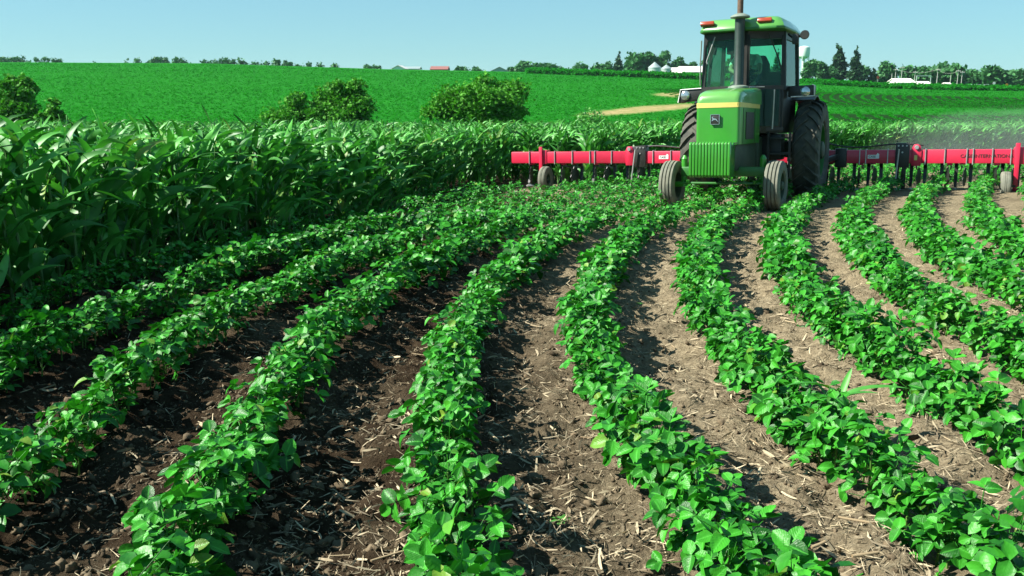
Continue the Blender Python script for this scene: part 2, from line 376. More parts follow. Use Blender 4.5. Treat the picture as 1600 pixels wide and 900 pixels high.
def axis(fine0, fine1, step, lo, hi, grow):
    a = list(np.arange(fine0, fine1, step)); d = step
    while a[-1] < hi: d *= grow; a.append(a[-1] + d)
    b = []; d = step; t = fine0
    while t > lo: d *= grow; t -= d; b.append(t)
    return np.array(b[::-1] + a)
gx = axis(-3.3, 4.8, 0.03, -2500, 2500, 1.045); gy = axis(1.9, 7.5, 0.026, -60, 5000, 1.028)
GX, GY = np.meshgrid(gx, gy); fx, fy = GX.ravel(), GY.ravel()
gz = terrain(fx, fy); sel = (fy < 16) & (fy > -2) & (np.abs(fx) < 16)
gz[sel] += micro(fx[sel], fy[sel], (1 - sstep(9, 16, fy[sel])) * (1 - sstep(9, 14, np.abs(fx[sel]))))
nx, ny = len(gx), len(gy); ii = (np.arange(ny - 1)[:, None] * nx + np.arange(nx - 1)[None]).ravel()
gf = np.stack([ii, ii + 1, ii + nx + 1, ii + nx], 1)
# what covers the ground there (real land cover, by place): x = tilled soil, y = dry grass, z = row crop soil of the far strips
rowzone = (sstep(103, 107, fy) * (1 - sstep(148, 153, fy)) + sstep(72, 75, fy) * (1 - sstep(88, 91, fy))) * sstep(22, 25, fx)
def blob(cx, cy, rx, ry, ang=0.0):
    c, s = math.cos(ang), math.sin(ang); u = (fx - cx) * c + (fy - cy) * s; v = -(fx - cx) * s + (fy - cy) * c
    w = vnoise(fx / 5, fy / 9, 8) * 0.9
    return 1 - sstep(0.7, 1.1, np.hypot(u / rx, v / ry) + w * 0.5)
tan = np.maximum(blob(13.5, 92, 2.9, 15, R(-30)), blob(24, 130, 4.0, 8, R(-20)) * .9)
soil = 1 - sstep(44, 50, fy)
gme = big_mesh('ground', np.stack([fx, fy, gz], 1), gf, [], None, True)
at = gme.attributes.new('cover', 'FLOAT_VECTOR', 'POINT')
at.data.foreach_set('vector', np.stack([soil, tan, rowzone], 1).astype(np.float32).ravel())
def ground_material():
    m, nt, o = nodes_of('field_ground'); L = nt.links
    p = N(nt, 'ShaderNodeBsdfPrincipled'); p.inputs['Roughness'].default_value = 1.0; p.inputs['Specular IOR Level'].default_value = 0.0
    L.new(p.outputs[0], o.inputs[0])
    g = N(nt, 'ShaderNodeNewGeometry'); at = N(nt, 'ShaderNodeAttribute'); at.attribute_name = 'cover'
    sep = N(nt, 'ShaderNodeSeparateXYZ'); L.new(at.outputs['Vector'], sep.inputs[0])
    def noise(scale, det=5, rough=0.6):
        n = N(nt, 'ShaderNodeTexNoise'); n.inputs['Scale'].default_value = scale; n.inputs['Detail'].default_value = det; n.inputs['Roughness'].default_value = rough
        L.new(g.outputs['Position'], n.inputs['Vector']); return n
    def ramp(fac, stops):
        r = N(nt, 'ShaderNodeValToRGB'); e = r.color_ramp.elements
        while len(e) < len(stops): e.new(0.5)
        for q, (t, c) in zip(e, stops): q.position = t; q.color = c + (1,)
        L.new(fac, r.inputs[0]); return r.outputs[0]
    def mix(f, a, b):
        x = N(nt, 'ShaderNodeMix', data_type='RGBA'); L.new(f, x.inputs[0]) if not isinstance(f, float) else setattr(x.inputs[0], 'default_value', f)
        L.new(a, x.inputs[6]); L.new(b, x.inputs[7]); return x.outputs[2]
    moist_shaded = ramp(noise(16, 8, 0.7).outputs['Fac'], [(0.25, (0.014, 0.010, 0.007)), (0.5, (0.042, 0.030, 0.019)), (0.78, (0.095, 0.069, 0.043))])
    dry = ramp(noise(22, 8, 0.75).outputs['Fac'], [(0.25, (0.080, 0.064, 0.041)), (0.5, (0.240, 0.196, 0.124)), (0.75, (0.445, 0.370, 0.240))])
    sp = N(nt, 'ShaderNodeSeparateXYZ'); L.new(g.outputs['Position'], sp.inputs[0])
    # the soil is dry and crusted at the right, freshly turned and damp at the left, with row shade darkened into its colour
    mr = N(nt, 'ShaderNodeMapRange'); mr.inputs[1].default_value = -0.4; mr.inputs[2].default_value = 0.9; L.new(sp.outputs[0], mr.inputs[0])
    pn = noise(1.4, 3); ad = N(nt, 'ShaderNodeMath', operation='MULTIPLY_ADD'); ad.inputs[1].default_value = 1.6; ad.inputs[2].default_value = -0.8
    L.new(pn.outputs['Fac'], ad.inputs[0]); a2 = N(nt, 'ShaderNodeMath', operation='ADD'); a2.use_clamp = True
    L.new(ad.outputs[0], a2.inputs[0]); L.new(mr.outputs[0], a2.inputs[1])
    soil = mix(a2.outputs[0], moist_shaded, dry)
    green = ramp(noise(1.1, 8, 0.75).outputs['Fac'], [(0.3, (0.008, 0.085, 0.010)), (0.5, (0.015, 0.150, 0.015)), (0.72, (0.028, 0.205, 0.022))])
    tanc = ramp(noise(0.7, 8, 0.7).outputs['Fac'], [(0.3, (0.10, 0.19, 0.05)), (0.5, (0.30, 0.25, 0.11)), (0.72, (0.46, 0.36, 0.19))])
    gap = ramp(noise(2.0, 4).outputs['Fac'], [(0.3, (0.008, 0.028, 0.008)), (0.7, (0.014, 0.050, 0.012))])
    c = mix(sep.outputs[2], green, gap); c = mix(sep.outputs[1], c, tanc); c = mix(sep.outputs[0], c, soil)
    L.new(c, p.inputs['Base Color'])
    b = N(nt, 'ShaderNodeBump'); b.inputs['Strength'].default_value = 1.0; b.inputs['Distance'].default_value = 0.035
    L.new(noise(45, 8, 0.7).outputs['Fac'], b.inputs['Height']); L.new(b.outputs[0], p.inputs['Normal'])
    return m
gme.materials.append(ground_material())
tag(link('ground', gme), 'rolling farmland ground of tilled brown soil and far green fields', None, None, 'structure')

# ------------------------------------------------------------------ leaf templates
def blade(L, W, n, across, fold=0.25, droop=0.25, peak=0.38, wav=0.0, seed=0):
    """ovate leaf along +x: rows of points, folded along the midrib"""
    r = np.random.default_rng(seed); t = np.linspace(0, 1, n); v = []; 
    a_ = peak / (1 - peak)
    for i, q in enumerate(t):
        w = W * (q ** (0.62 * a_)) * ((1 - q) ** 0.62) / ((peak ** (0.62 * a_)) * ((1 - peak) ** 0.62))
        if i == 0: w = W * 0.08
        for j in range(across):
            y = -1 + 2 * j / (across - 1)
            v.append((L * q, w * y, fold * abs(w * y) - droop * L * q * q + wav * L * (r.random() - .5)))
    f = [(i * across + j, i * across + j + 1, (i + 1) * across + j + 1, (i + 1) * across + j) for i in range(n - 1) for j in range(across - 1)]
    return np.array(v), np.array(f)
def join(parts):
    v, f, n = [], [], 0
    for a, b in parts: v.append(a); f.append(b + n); n += len(a)
    return np.concatenate(v), np.concatenate(f)
def place(a, yaw, pitch, roll, pos):
    return a @ rots(np.array([yaw]), np.array([pitch]), np.array([roll]))[0].T + np.array(pos)
def trifoliate(n, across, seed, petiole=True):
    """a soybean leaf: petiole out of the stem, three leaflets at its end"""
    r = np.random.default_rng(seed); pl = 0.075 + 0.080 * r.random(); rise = 0.50 + 0.45 * r.random()
    tip = np.array([pl * math.cos(rise), 0, pl * math.sin(rise)]); parts = []
    for yaw, off in ((0, 0.016), (1.25, 0), (-1.25, 0)):
        v, f = blade(0.056 + 0.022 * r.random(), 0.0215 + 0.007 * r.random(), n, across, 0.22 + .35 * r.random(), -0.05 + .42 * r.random(), 0.36, 0.04, r.integers(999))
        v = place(v, yaw + .3 * (r.random() - .5), -0.15 + 0.75 * r.random() - .25, 0.9 * (r.random() - .5), tip + np.array([off, 0, 0.005]))
        parts.append((v, f))
    if petiole:
        w = 0.0022; q = tip
        v = np.array([(0, -w, 0), (0, w, 0), (0, 0, w), (q[0], -w, q[2]), (q[0], w, q[2]), (q[0], 0, q[2] + w)])
        parts.append((v, np.array([(0, 1, 4, 3), (1, 2, 5, 4), (2, 0, 3, 5)])))
    return join(parts)
SOY_HI = [trifoliate(6, 5, 100 + i) for i in range(10)]
SOY_MD = [trifoliate(4, 3, 200 + i) for i in range(8)]
SOY_LO = [trifoliate(3, 3, 300 + i, False) for i in range(6)]
RIB = np.array([(1 + abs(-1 + 2 * j / 4), i / 5, 0) for i in range(6) for j in range(5)]); RIB3 = np.concatenate([RIB, RIB, RIB, np.full((6, 3), (1.5, 0, 0))])
SOY_ME = [big_mesh('soybean_leaf', v, f, [M['soy']], None, True, RIB3) for v, f in SOY_HI]

SUNV = np.array([-.74, -.07, .67])
def lit_rot(r, yaw, spread=.46):
    """leaf attitude: petiole heading yaw, blade facing up and towards the sun with scatter"""
    n = np.array([0, 0, .75]) + .38 * SUNV + r.normal(0, spread, 3); n /= np.linalg.norm(n)
    x = np.array([math.cos(yaw), math.sin(yaw), 0.0]); x = x - n * x.dot(n); x /= np.linalg.norm(x)
    return np.stack([x, np.cross(n, x), n], 1)
def soy_layout(r, nleaf, hgt):
    """leaf attachments of one plant: (z, yaw, pitch, roll, scale)"""
    out = []; a = r.random() * 6.28
    for i in range(nleaf):
        z = hgt * (0.03 + 0.80 * (i + r.random() * .6) / nleaf); a += math.pi + r.normal(0, .7)
        out.append((z, a, r.normal(-0.12, .34), r.normal(0, .45), (0.54 + 0.36 * r.random()) * (0.80 + 0.26 * math.sin(3.1 * (i + .5) / nleaf))))
    return out
# all soybean plant positions along the rows
plants = []
def tloc(x, y):
    dx, dy = x - 3.36, y - 14.22; c, q = math.cos(R(25.5)), math.sin(R(25.5))
    return dx * c - dy * q, dx * q + dy * c
for k in range(-3, 34):
    s = -1.5 if k <= 12 else (4.0 if k <= 16 else 20.0)
    smax = 60
    while s < smax:
        x, y, h = row_pt(k, s)
        if y > 48 or (k > 14 and y < 6): 
            s += .3
            if y > 48: break
            continue
        u = x / max(y, .5)
        inview = (-0.72 < u < 0.72) and y > 1.7
        tl, td = tloc(x, y)
        if k < 0 and not (td < 2.4 and tl > -6.0 and td > -2.4): inview = False
        if inview: plants.append((y, x, k, s))
        s += (0.055 + 0.025 * random.random()) if y < 9 else (0.08 + .03 * random.random() if y < 20 else 0.18)
plants.sort()
ROWDESC = {0: 'half shaded at the foot of the corn', 1: 'second row out from the tall corn', 2: 'long diagonal row across the left',
           3: 'row leaving the bottom edge left of centre', 4: 'row rising straight up the bottom centre', 5: 'row bending towards the left front wheel',
           6: 'row holding the stray corn plant', 7: 'row right of the stray corn plant', 8: 'second row right of the stray corn'}
def soy_label(k, y):
    w = 'at the bottom edge' if y < 2.75 else ('in the near part' if y < 4.2 else 'farther up')
    return 'leafy soybean plant ' + w + ', ' + ROWDESC.get(k, 'row at the right edge')
n_ind = 0; md, lo = Heap(), Heap(); acc = {}
stem_me = MB().tube([(0, 0, -.02), (.006, .004, .10), (0, -.004, .2)], [.0045, .0038, .0025], 5).mesh('stem', M['soy_stem'])
def side_z(xs, ys): return ground_z(np.array(xs), np.array(ys))
px_ = np.array([row_pt(k, s)[0] for _, _, k, s in plants]); py_ = np.array([row_pt(k, s)[1] for _, _, k, s in plants])
pz_ = terrain(px_, py_); nearm = py_ < 16; pz_[nearm] = ground_z(px_[nearm], py_[nearm])
for q, (y, x, k, s) in enumerate(plants):
    h = row_pt(k, s)[2]; r = rng
    off = float(np.clip(r.normal(0, .035), -.06, .06)); x = px_[q] + off * math.cos(h); y = py_[q] - off * math.sin(h); z = pz_[q]
    small = 0.88 + 0.26 * r.random()
    if k == 0: small *= 0.8
    hgt = 0.222 * small
    u = x / y
    framed = abs(u) < 0.60 and y > 2.05
    if framed and n_ind < 300:
        n_ind += 1
        t = thing('soybean_plant', soy_label(k, y), 'soybean plant', (x, y, z), None,
                  soy_label(k, y).replace('plant ', 'plants '))
        so = link('stem', stem_me, t); so.scale = (1, 1, hgt * .78 / .2)
        for (lz, a, pi_, ro, sc) in soy_layout(r, 16, hgt):
            lo_ = link('leaf', SOY_ME[r.integers(len(SOY_ME))], t); lo_.location = (0, 0, lz); lo_.rotation_euler = Matrix(lit_rot(r, a).tolist()).to_euler(); lo_.scale = (sc * small,) * 3
        continue
    nl = 15 if y < 12 else (9 if y < 22 else 7)
    lib = 'md' if y < 12 else 'lo'
    grow = 1.0 if y < 7 else (1.25 if y < 20 else 1.6)
    yaw0 = r.random() * 6.28
    for (lz, a, pi_, ro, sc) in soy_layout(r, nl, hgt):
        acc.setdefault((lib, int(r.integers(8 if lib == 'md' else 6))), []).append((x, y, z + lz, a + yaw0, sc * small * grow))
def lit_rots(yaw, spread=.46):
    m = len(yaw); n = np.array([[0, 0, .75]]) + .38 * SUNV + rng.normal(0, spread, (m, 3)); n /= np.linalg.norm(n, axis=1)[:, None]
    x = np.stack([np.cos(yaw), np.sin(yaw), np.zeros(m)], 1); x -= n * (x * n).sum(1)[:, None]; x /= np.linalg.norm(x, axis=1)[:, None]
    return np.stack([x, np.cross(n, x), n], 2)
for (lib, i), rows in acc.items():
    a = np.array(rows); tv, tf = (SOY_MD if lib == 'md' else SOY_LO)[i]
    (md if lib == 'md' else lo).put(tv, tf, lit_rots(a[:, 3]), a[:, :3], a[:, 4])
md.build('soybean_row_foliage', M['soy'], 'soybean rows of the middle distance, curving over the slope')
lo.build('far_soybean_foliage', M['soy'], 'soybean rows farther off, round and behind the tractor')

# ------------------------------------------------------------------ corn
def corn_leaf(n, seed):
    r = np.random.default_rng(seed); L = 0.44 + 0.28 * r.random(); W = 0.034 + 0.015 * r.random(); a0 = 1.45 - 0.38 * r.random(); bend = 0.5 + 1.7 * r.random()
    t = np.linspace(0, 1, n); ang = a0 - bend * t ** 1.3; st = L / (n - 1)
    x = np.concatenate([[0], np.cumsum(np.cos(ang[:-1]) * st)]); z = np.concatenate([[0], np.cumsum(np.sin(ang[:-1]) * st)])
    v = []; tw = r.normal(0, .9); ph = r.random() * 6
    for i in range(n):
        w = W * min(1, 0.55 + 3 * t[i]) * (1 - t[i] ** 2.2) + 0.001
        roll = tw * t[i]
        for y in (-1, 0, 1):
            dy = y * w; up = 0.28 * abs(dy) + 0.006 * math.sin(9 * t[i] + ph + y)
            nxv = (-math.sin(ang[i]), math.cos(ang[i]))
            yy = dy * math.cos(roll) - up * math.sin(roll); uu = dy * math.sin(roll) + up * math.cos(roll)
            v.append((x[i] + nxv[0] * uu, yy + .04 * math.sin(2 * t[i] + ph) * t[i], z[i] + nxv[1] * uu))
    f = [(i * 3 + j, i * 3 + j + 1, i * 3 + 4 + j, i * 3 + 3 + j) for i in range(n - 1) for j in range(2)]
    return np.array(v), np.array(f)
CORN_HI = [corn_leaf(10, 400 + i) for i in range(12)]; CORN_LO = [corn_leaf(6, 500 + i) for i in range(8)]
CORN_ME = [big_mesh('corn_leaf', v, f, [M['corn']], None, True) for v, f in CORN_HI]
cstalk = MB().tube([(0, 0, -.03), (.01, .0, .45), (0, 0.01, .85), (0, 0, 1.05)], [.013, .012, .010, .004], 6).mesh('stalk', M['corn_stalk'])
cpl = []
for k in range(-1, -62, -1):
    s = -4.0
    while s < 74:
        x, y, h = row_pt(k + .35, s)
        u = x / max(y, 1)
        tl, td = tloc(x, y)
        if 1.5 < y < 49 and (-0.68 < u < 0.70 or (k >= -7 and -2.2 < u < 0)) and not (tl > -6.0 and -2.6 < td < 5.0): cpl.append((y + 0.6 * (-1 - k) * (1 if k < -4 else 0.8), x, y, k))
        s += (0.085 + .03 * random.random()) if k >= -6 else (0.26 if k > -20 else 0.42)
cpl.sort()
def corn_layout(r, n, hgt, top_only):
    out = []; a = r.random() * 6.28
    for i in range(n):
        f_ = (i + r.random() * .5) / n
        if top_only: f_ = 0.45 + 0.55 * f_
        a += math.pi + r.normal(0, .55)
        out.append((hgt * (0.03 + 0.63 * f_), a, r.normal(0, .14) - 0.25 * max(0, f_ - .6), r.normal(0, .22), (0.62 + 0.55 * math.sin(math.pi * (0.12 + .78 * f_))) * (0.85 + .3 * r.random())))
    return out
ch, acc = Heap(), {}; n_ind = 0; CSEC = [(-.50, 'at the left edge of the photo'), (-.38, 'right of the far left edge'), (-.24, 'below the dome shaped bush'), (-.10, 'below the gap between the bushes'), (.01, 'below the largest bush'), (9, 'beside the left end of the cultivator')]
def corn_label(k, u):
    return 'corn plant in the ' + {-1: 'outermost', -2: 'second'}.get(k, 'third') + ' row of the block, ' + next(t for q, t in CSEC if u < q)
st_rows = []
for (_, x0, y0, k) in cpl:
    r = rng; x = x0 + r.normal(0, .03); y = y0 + r.normal(0, .03); z = tz(x, y); hg = 1.56 * (0.95 + .10 * r.random()); u = x / y
    if n_ind < 300 and k >= -3 and -0.575 < u < 0.2:
        n_ind += 1; lab = corn_label(k, u)
        t = thing('corn_plant', lab, 'corn plant', (x, y, z), (0, 0, r.random() * 6.28), lab.replace('plant ', 'plants '))
        so = link('stalk', cstalk, t); so.scale = (1, 1, hg / 1.5)
        for (lz, a, pi_, ro, sc) in corn_layout(r, 14, hg, False):
            q = link('leaf', CORN_ME[r.integers(len(CORN_ME))], t); q.location = (0, 0, lz); q.rotation_euler = (ro, pi_, a); q.scale = (sc,) * 3
        continue
    deep = k < -7
    yaw0 = r.random() * 6.28
    for (lz, a, pi_, ro, sc) in corn_layout(r, 13 if k >= -4 else (9 if k > -9 else 7), hg, deep):
        acc.setdefault(int(r.integers(8)), []).append((x, y, z + lz, a + yaw0, pi_, ro, sc * (1.0 if k > -12 else 1.15)))
    if k > -3: st_rows.append((x, y, z, hg))
for i, rows in acc.items():
    a = np.array(rows); ch.put(*CORN_LO[i], rots(a[:, 3], a[:, 4], a[:, 5]), a[:, :3], a[:, 6])
a = np.array(st_rows); tv = np.array([(-.011, -.011, 0), (.011, -.011, 0), (.011, .011, 0), (-.011, .011, 0), (-.005, -.005, 1), (.005, -.005, 1), (.005, .005, 1), (-.005, .005, 1)])
tf = np.array([(0, 1, 5, 4), (1, 2, 6, 5), (2, 3, 7, 6), (3, 0, 4, 7)])
zero = np.zeros(len(a)); ch.put(tv, tf, rots(zero, zero, zero), a[:, :3], np.stack([np.ones(len(a)), np.ones(len(a)), a[:, 3] * .7], 1))
ch.build('corn_field', M['corn'], 'rest of the dense corn stand behind its front rows')

# ------------------------------------------------------------------ litter, clods, stalk pieces on the soil
def soil_points(n, ylo, yhi, umax=0.62, gap=0.24, pw=1.6):
    """random spots between the rows"""
    y = ylo + (yhi - ylo) * rng.random(n * 4) ** pw; x = (rng.random(n * 4) * 2 - 1) * umax * y
    rc = row_coord(x, y); fr = np.abs(rc - np.round(rc)); ok = (fr > gap) & (rc > 0.3)
    return x[ok][:n], y[ok][:n]
ico = np.array([(0, 0, 1.0)] + [(.894 * math.cos(i * 1.2566), .894 * math.sin(i * 1.2566), .447) for i in range(5)] + [(.894 * math.cos(.628 + i * 1.2566), .894 * math.sin(.628 + i * 1.2566), -.447) for i in range(5)] + [(0, 0, -1.0)])
icf = np.array([(0, i + 1, (i + 1) % 5 + 1) for i in range(5)] + [(i + 1, i + 6, (i + 1) % 5 + 1) for i in range(5)] + [((i + 1) % 5 + 1, i + 6, (i + 1) % 5 + 6) for i in range(5)] + [(i + 6, 11, (i + 1) % 5 + 6) for i in range(5)])
def rough_clod(seed):
    r = np.random.default_rng(seed); mid = {}; V_ = [np.array(p) for p in ico]; F_ = []
    def m_(a, b):
        k = (min(a, b), max(a, b))
        if k not in mid: q = V_[a] + V_[b]; V_.append(q / np.linalg.norm(q)); mid[k] = len(V_) - 1
        return mid[k]
    for a, b, c in icf: x, y, z = m_(a, b), m_(b, c), m_(c, a); F_ += [(a, x, z), (x, b, y), (z, y, c), (x, y, z)]
    V_ = np.array(V_); V_ *= (1 + 1.1 * (r.random((len(V_), 1)) - .5)); V_ *= np.array([1 + .5 * r.random(), 1, .55 + .3 * r.random()])
    return V_, np.array(F_)
cl = Heap()
for i in range(8):
    tv, tf = rough_clod(i) if i < 4 else (ico * (1 + .9 * (rng.random((12, 1)) - .5)), icf)
    x, y = soil_points(750 if i < 4 else 3200, 1.9, 6.5 if i < 4 else 9.5, gap=0.10, pw=1.5)
    keep = rng.random(len(x)) < np.clip(1.0 - 1.1 * (x / y + .15), .12, 1); x, y = x[keep], y[keep]; n = len(x)
    sz = (0.006 + 0.017 * rng.random(n) ** 4) if i < 4 else (0.003 + .007 * rng.random(n) ** 2); z = ground_z(x, y) + sz * 0.15
    cl.put(tv, tf, rots(rng.random(n) * 6.28, rng.normal(0, .6, n), rng.normal(0, .6, n)), np.stack([x, y, z], 1), sz)
cl.build('soil_clods', M['clod'], 'crumbled clods of brown soil between the rows')
chip = np.array([(-1, -.12, 0), (-.3, -.16, .10), (.4, -.13, .06), (1, -.05, 0), (-1, .10, .02), (-.3, .15, .12), (.4, .16, .09), (1, .08, .02)])
chf = np.array([(0, 1, 5, 4), (1, 2, 6, 5), (2, 3, 7, 6)])
st = Heap()
for i in range(8):
    tv = chip * np.array([1, .55 + .9 * rng.random(), 1]); tv = tv + np.stack([np.zeros(8), .25 * rng.normal() * tv[:, 0] ** 2, .15 * rng.random() * tv[:, 0] ** 2], 1); tv = tv + rng.normal(0, .04, tv.shape)
    x, y = soil_points(11500, 1.9, 13, gap=0.11, pw=1.5); keep = rng.random(len(x)) < np.clip(.25 + .75 * (x / y + .40), .08, 1); x, y = x[keep], y[keep]; n = len(x)
    ln = 0.006 + 0.036 * rng.random(n) ** 3.4; wd = 0.18 + .7 * rng.random(n) ** 2; z = ground_z(x, y) + .011
    st.put(tv, chf, rots(rng.random(n) * 6.28, rng.normal(0, .30, n), rng.normal(0, .8, n)), np.stack([x, y, z], 1), np.stack([ln, ln * wd, ln * .8], 1))
st.build('straw_litter', M['straw'], 'fine dry straw litter strewn over the soil')
def stalk_mesh(L, r0, bend, seed, split=False):
    r = random.Random(seed); pts = []; rs = []
    for i in range(5):
        t = i / 4 - .5; pts.append((L * t, bend * L * (t * t * 4 - .5) * .2, 0.004 * r.random())); rs.append(r0 * (0.85 + .3 * r.random()) * (1.12 if i in (1, 3) else 1))
    mb = MB().tube(pts, rs, 10)
    return mb.mesh('stalk_piece', M['stalk_dry'], 50)
SM = [stalk_mesh(1.0, 0.055 + .04 * (i % 4), random.uniform(-.35, .35), 70 + i) for i in range(8)]
def stalk_piece(x, y, L, yaw, thick, lab, grp=None, tilt=0.0):
    z = float(ground_z(np.array([x]), np.array([y]))[0])
    o = link('stalk_piece', SM[random.randrange(8)]); o.location = (x, y, z + .010 + L * .08 * thick * .5); o.rotation_euler = (0, tilt, yaw); o.scale = (L, L * thick * .46, L * thick * .40)
    return tag(o, lab, 'stalk piece', grp)
def gpt(px, py, h=0.0):
    """point of the sloping field along a line of sight, used to set notable pieces down"""
    a, b = (px - 800) / FPX, -(py - 450) / FPX
    d = (a, math.cos(PITCH) + b * math.sin(PITCH), -math.sin(PITCH) + b * math.cos(PITCH))
    t = -(H0 - h) / (d[2] + SL * d[1]); return d[0] * t, d[1] * t
for (px, py, L, yaw, th, lab) in [
    (325, 668, .11, -.6, 1.2, 'pale bleached corn stalk piece lying in shade between the two left rows'),
    (540, 741, .05, -.9, 2.2, 'short cream coloured stalk chip on bare soil left of the centre row'),
    (232, 812, .17, .35, .9, 'long grey brown cane lying beside a clod near the bottom left'),
    (615, 878, .15, .55, 1.0, 'dark broken stalk leaning against the foot of the centre row'),
    (1345, 824, .15, -.35, 1.3, 'thick tan corn stalk lying on the dry soil at the bottom right'),
    (1350, 883, .09, .25, 1.4, 'stout straw coloured stub beside a dark stick at the bottom right'),
    (1445, 655, .10, -.4, 1.1, 'pale stalk lying on the soil right of the stray corn seedling'),
    (1290, 872, .16, -.75, .8, 'slim pale stalk slanting across the soil at the bottom right'),
    (1240, 732, .10, .5, 1.1, 'weathered stalk half under the soybean row right of the bottom centre')]:
    x, y = gpt(px, py); stalk_piece(x, y, L, yaw, th, lab)
GAPS = {1: 'between the shaded rows at the left', 2: 'between the shaded rows at the left', 3: 'on the strip left of the bottom centre row', 4: 'on the strip right of the bottom centre row',
        5: 'on the strip left of the row with the stray corn seedling', 6: 'on the strip right of the row with the stray corn seedling', 7: 'on the dry soil at the right edge', 8: 'on the dry soil at the right edge', 9: 'on the dry soil at the right edge'}
x, y = soil_points(210, 2.0, 7.0, .58, .2, 1.4)
rcs = row_coord(x, y)
for a, b, c in zip(x, y, rcs):
    if random.random() > .25 + .75 * min(1, (a / b + .6)): continue
    d = GAPS.get(int(math.floor(c)), 'on the dry soil at the right edge')
    stalk_piece(float(a), float(b), random.uniform(.035, .10), random.random() * 6.28, random.uniform(.4, .95), 'dry tan stalk fragment ' + d, 'dry stalk fragments ' + d, random.uniform(-.12, .12))
# weeds and the stray corn plant
def seedling(px, py, n, size, lab):
    x, y = gpt(px, py); z = float(ground_z(np.array([x]), np.array([y]))[0]); parts = []
    t = thing('weed_seedling', lab, 'weed', (x, y, z))
    for i in range(n):
        v, f = blade(size * (0.7 + .5 * random.random()), size * .22, 4, 3, .3, .5); 
        q = link('leaf', big_mesh('leaf', place(v, i * 2.4, -.5 + .3 * random.random(), .3, (0, 0, .01)), f, [M['weed']], None, True), t)
seedling(878, 806, 9, .055, 'pale green weed seedling on bare soil right of the bottom centre row')
seedling(1068, 656, 6, .04, 'small bright weed seedling beside the row right of the bottom centre')
seedling(790, 700 + 168, 4, .02, 'tiny weed sprout on the shaded soil right of the bottom centre row')
seedling(1000, 470, 5, .04, 'light weed seedling on the dry strip below the left front wheel')
x, y = gpt(1303, 690, .0); z = tz(x, y)
t = thing('stray_corn_plant', 'stray young corn plant standing up out of a soybean row at the lower right', 'corn plant', (x, y, z))
link('stalk', MB().tube([(0, 0, 0), (0, 0, .16), (.005, 0, .24)], [.011, .009, .006], 7).mesh('stalk', M['corn_stalk']), t)
for i, (a, p_, L_) in enumerate([(2.4, -.95, .20), (.7, -1.12, .19), (-1.0, -1.0, .18), (-.2, -.7, .26), (3.4, -.75, .26), (-2.2, -.55, .2)]):
    v, f = blade(L_, .015, 8, 3, .55, .55 if i > 1 else .15, .42)
    q = link('leaf', big_mesh('leaf', place(v, a, p_, .2, (0, 0, 0)), f, [M['corn']], None, True), t); q.location = (0, 0, .13 + .02 * i)

# ------------------------------------------------------------------ tractor
YAW = R(25.5); ROLL = R(2.2); TP = math.atan(SL * math.cos(YAW))
TM = Matrix.Rotation(-YAW, 3, 'Z') @ Matrix.Rotation(-ROLL, 3, 'Y') @ Matrix.Rotation(-TP, 3, 'X')
TO = Vector((3.415, 14.226, -2.012)) + TM @ Vector((-0.06, 0, 0))
# local frame: x = image right, y = backwards, z = up, origin under the front axle
tr = thing('tractor', 'green farm tractor with glazed cab and tall black exhaust driving towards the camera', 'tractor', TO, TM)
def rr_poly(x0, x1, y0, y1, r, n=4):
    out = []
    for cx, cy, a0 in ((x1 - r, y1 - r, 0), (x0 + r, y1 - r, 90), (x0 + r, y0 + r, 180), (x1 - r, y0 + r, 270)):
        for i in range(n + 1):
            a = R(a0 + 90 * i / n); out.append((cx + r * math.cos(a), cy + r * math.sin(a)))
    return out
# chassis and engine
ch_ = MB().span((-.26, -.35, .62), (.26, 1.3, 1.06)).span((-.30, 1.3, .55), (.30, 2.75, 1.12)).span((-.20, -.42, .60), (.20, -.30, .98))
ch_.tube([(-.9, 2.65, .88), (.9, 2.65, .88)], .15, 14).span((-.34, 2.75, .6), (.34, 3.0, 1.25))
chas = ch_.build('chassis', M['engine'], tr, .015)
for z in (.45, .58): MB().bar((-.25, 2.9, z), (-.38, 3.75, z - .02), .05, .08).bar((.25, 2.9, z), (.38, 3.75, z - .02), .05, .08).build('hitch_arm', M['black'], tr)
# hood
hw = .335; plan = rr_poly(-hw, hw, -.45, 1.22, .05)
hood = MB().prism(plan, 1.03, 1.60).build('hood', M['green'], tr)
MB().prism(rr_poly(-hw - .004, hw + .004, -.454, 1.20, .053), 1.588, 1.66).build('hood_stripe', M['yellow'], hood)
secs = []
for d, zt, w in ((-.452, 1.70, .30), (-.44, 1.755, .318), (-.40, 1.80, .330), (-.30, 1.84, hw), (-.05, 1.875, hw), (.5, 1.905, hw + .005), (1.22, 1.935, hw + .01)):
    secs.append([(-w, d, 1.655), (-w, d, zt - .09), (-w + .02, d, zt - .035), (-w + .07, d, zt - .006), (0, d, zt + .008), (w - .07, d, zt - .006), (w - .02, d, zt - .035), (w, d, zt - .09), (w, d, 1.655)])
MB().loft(secs).build('hood_top', M['green_glint'], hood, 0, 50)
# seams between grille doors and side panels, side screen slats
for sx in (-1, 1):
    mb = MB().span((sx * (hw + .001), -.20, 1.04), (sx * (hw + .006), -.188, 1.58)).span((sx * (hw + .001), .72, 1.04), (sx * (hw + .006), .73, 1.58))
    mb.build('panel_seam', M['black'], hood)
    g = MB().span((sx * (hw + .002), .0, 1.10), (sx * (hw + .012), .62, 1.52)); g.build('side_screen', M['black'], hood)
MB().span((-hw + .02, -.452, 1.045), (hw - .02, -.40, 1.06)).build('hood_sill', M['black'], hood)
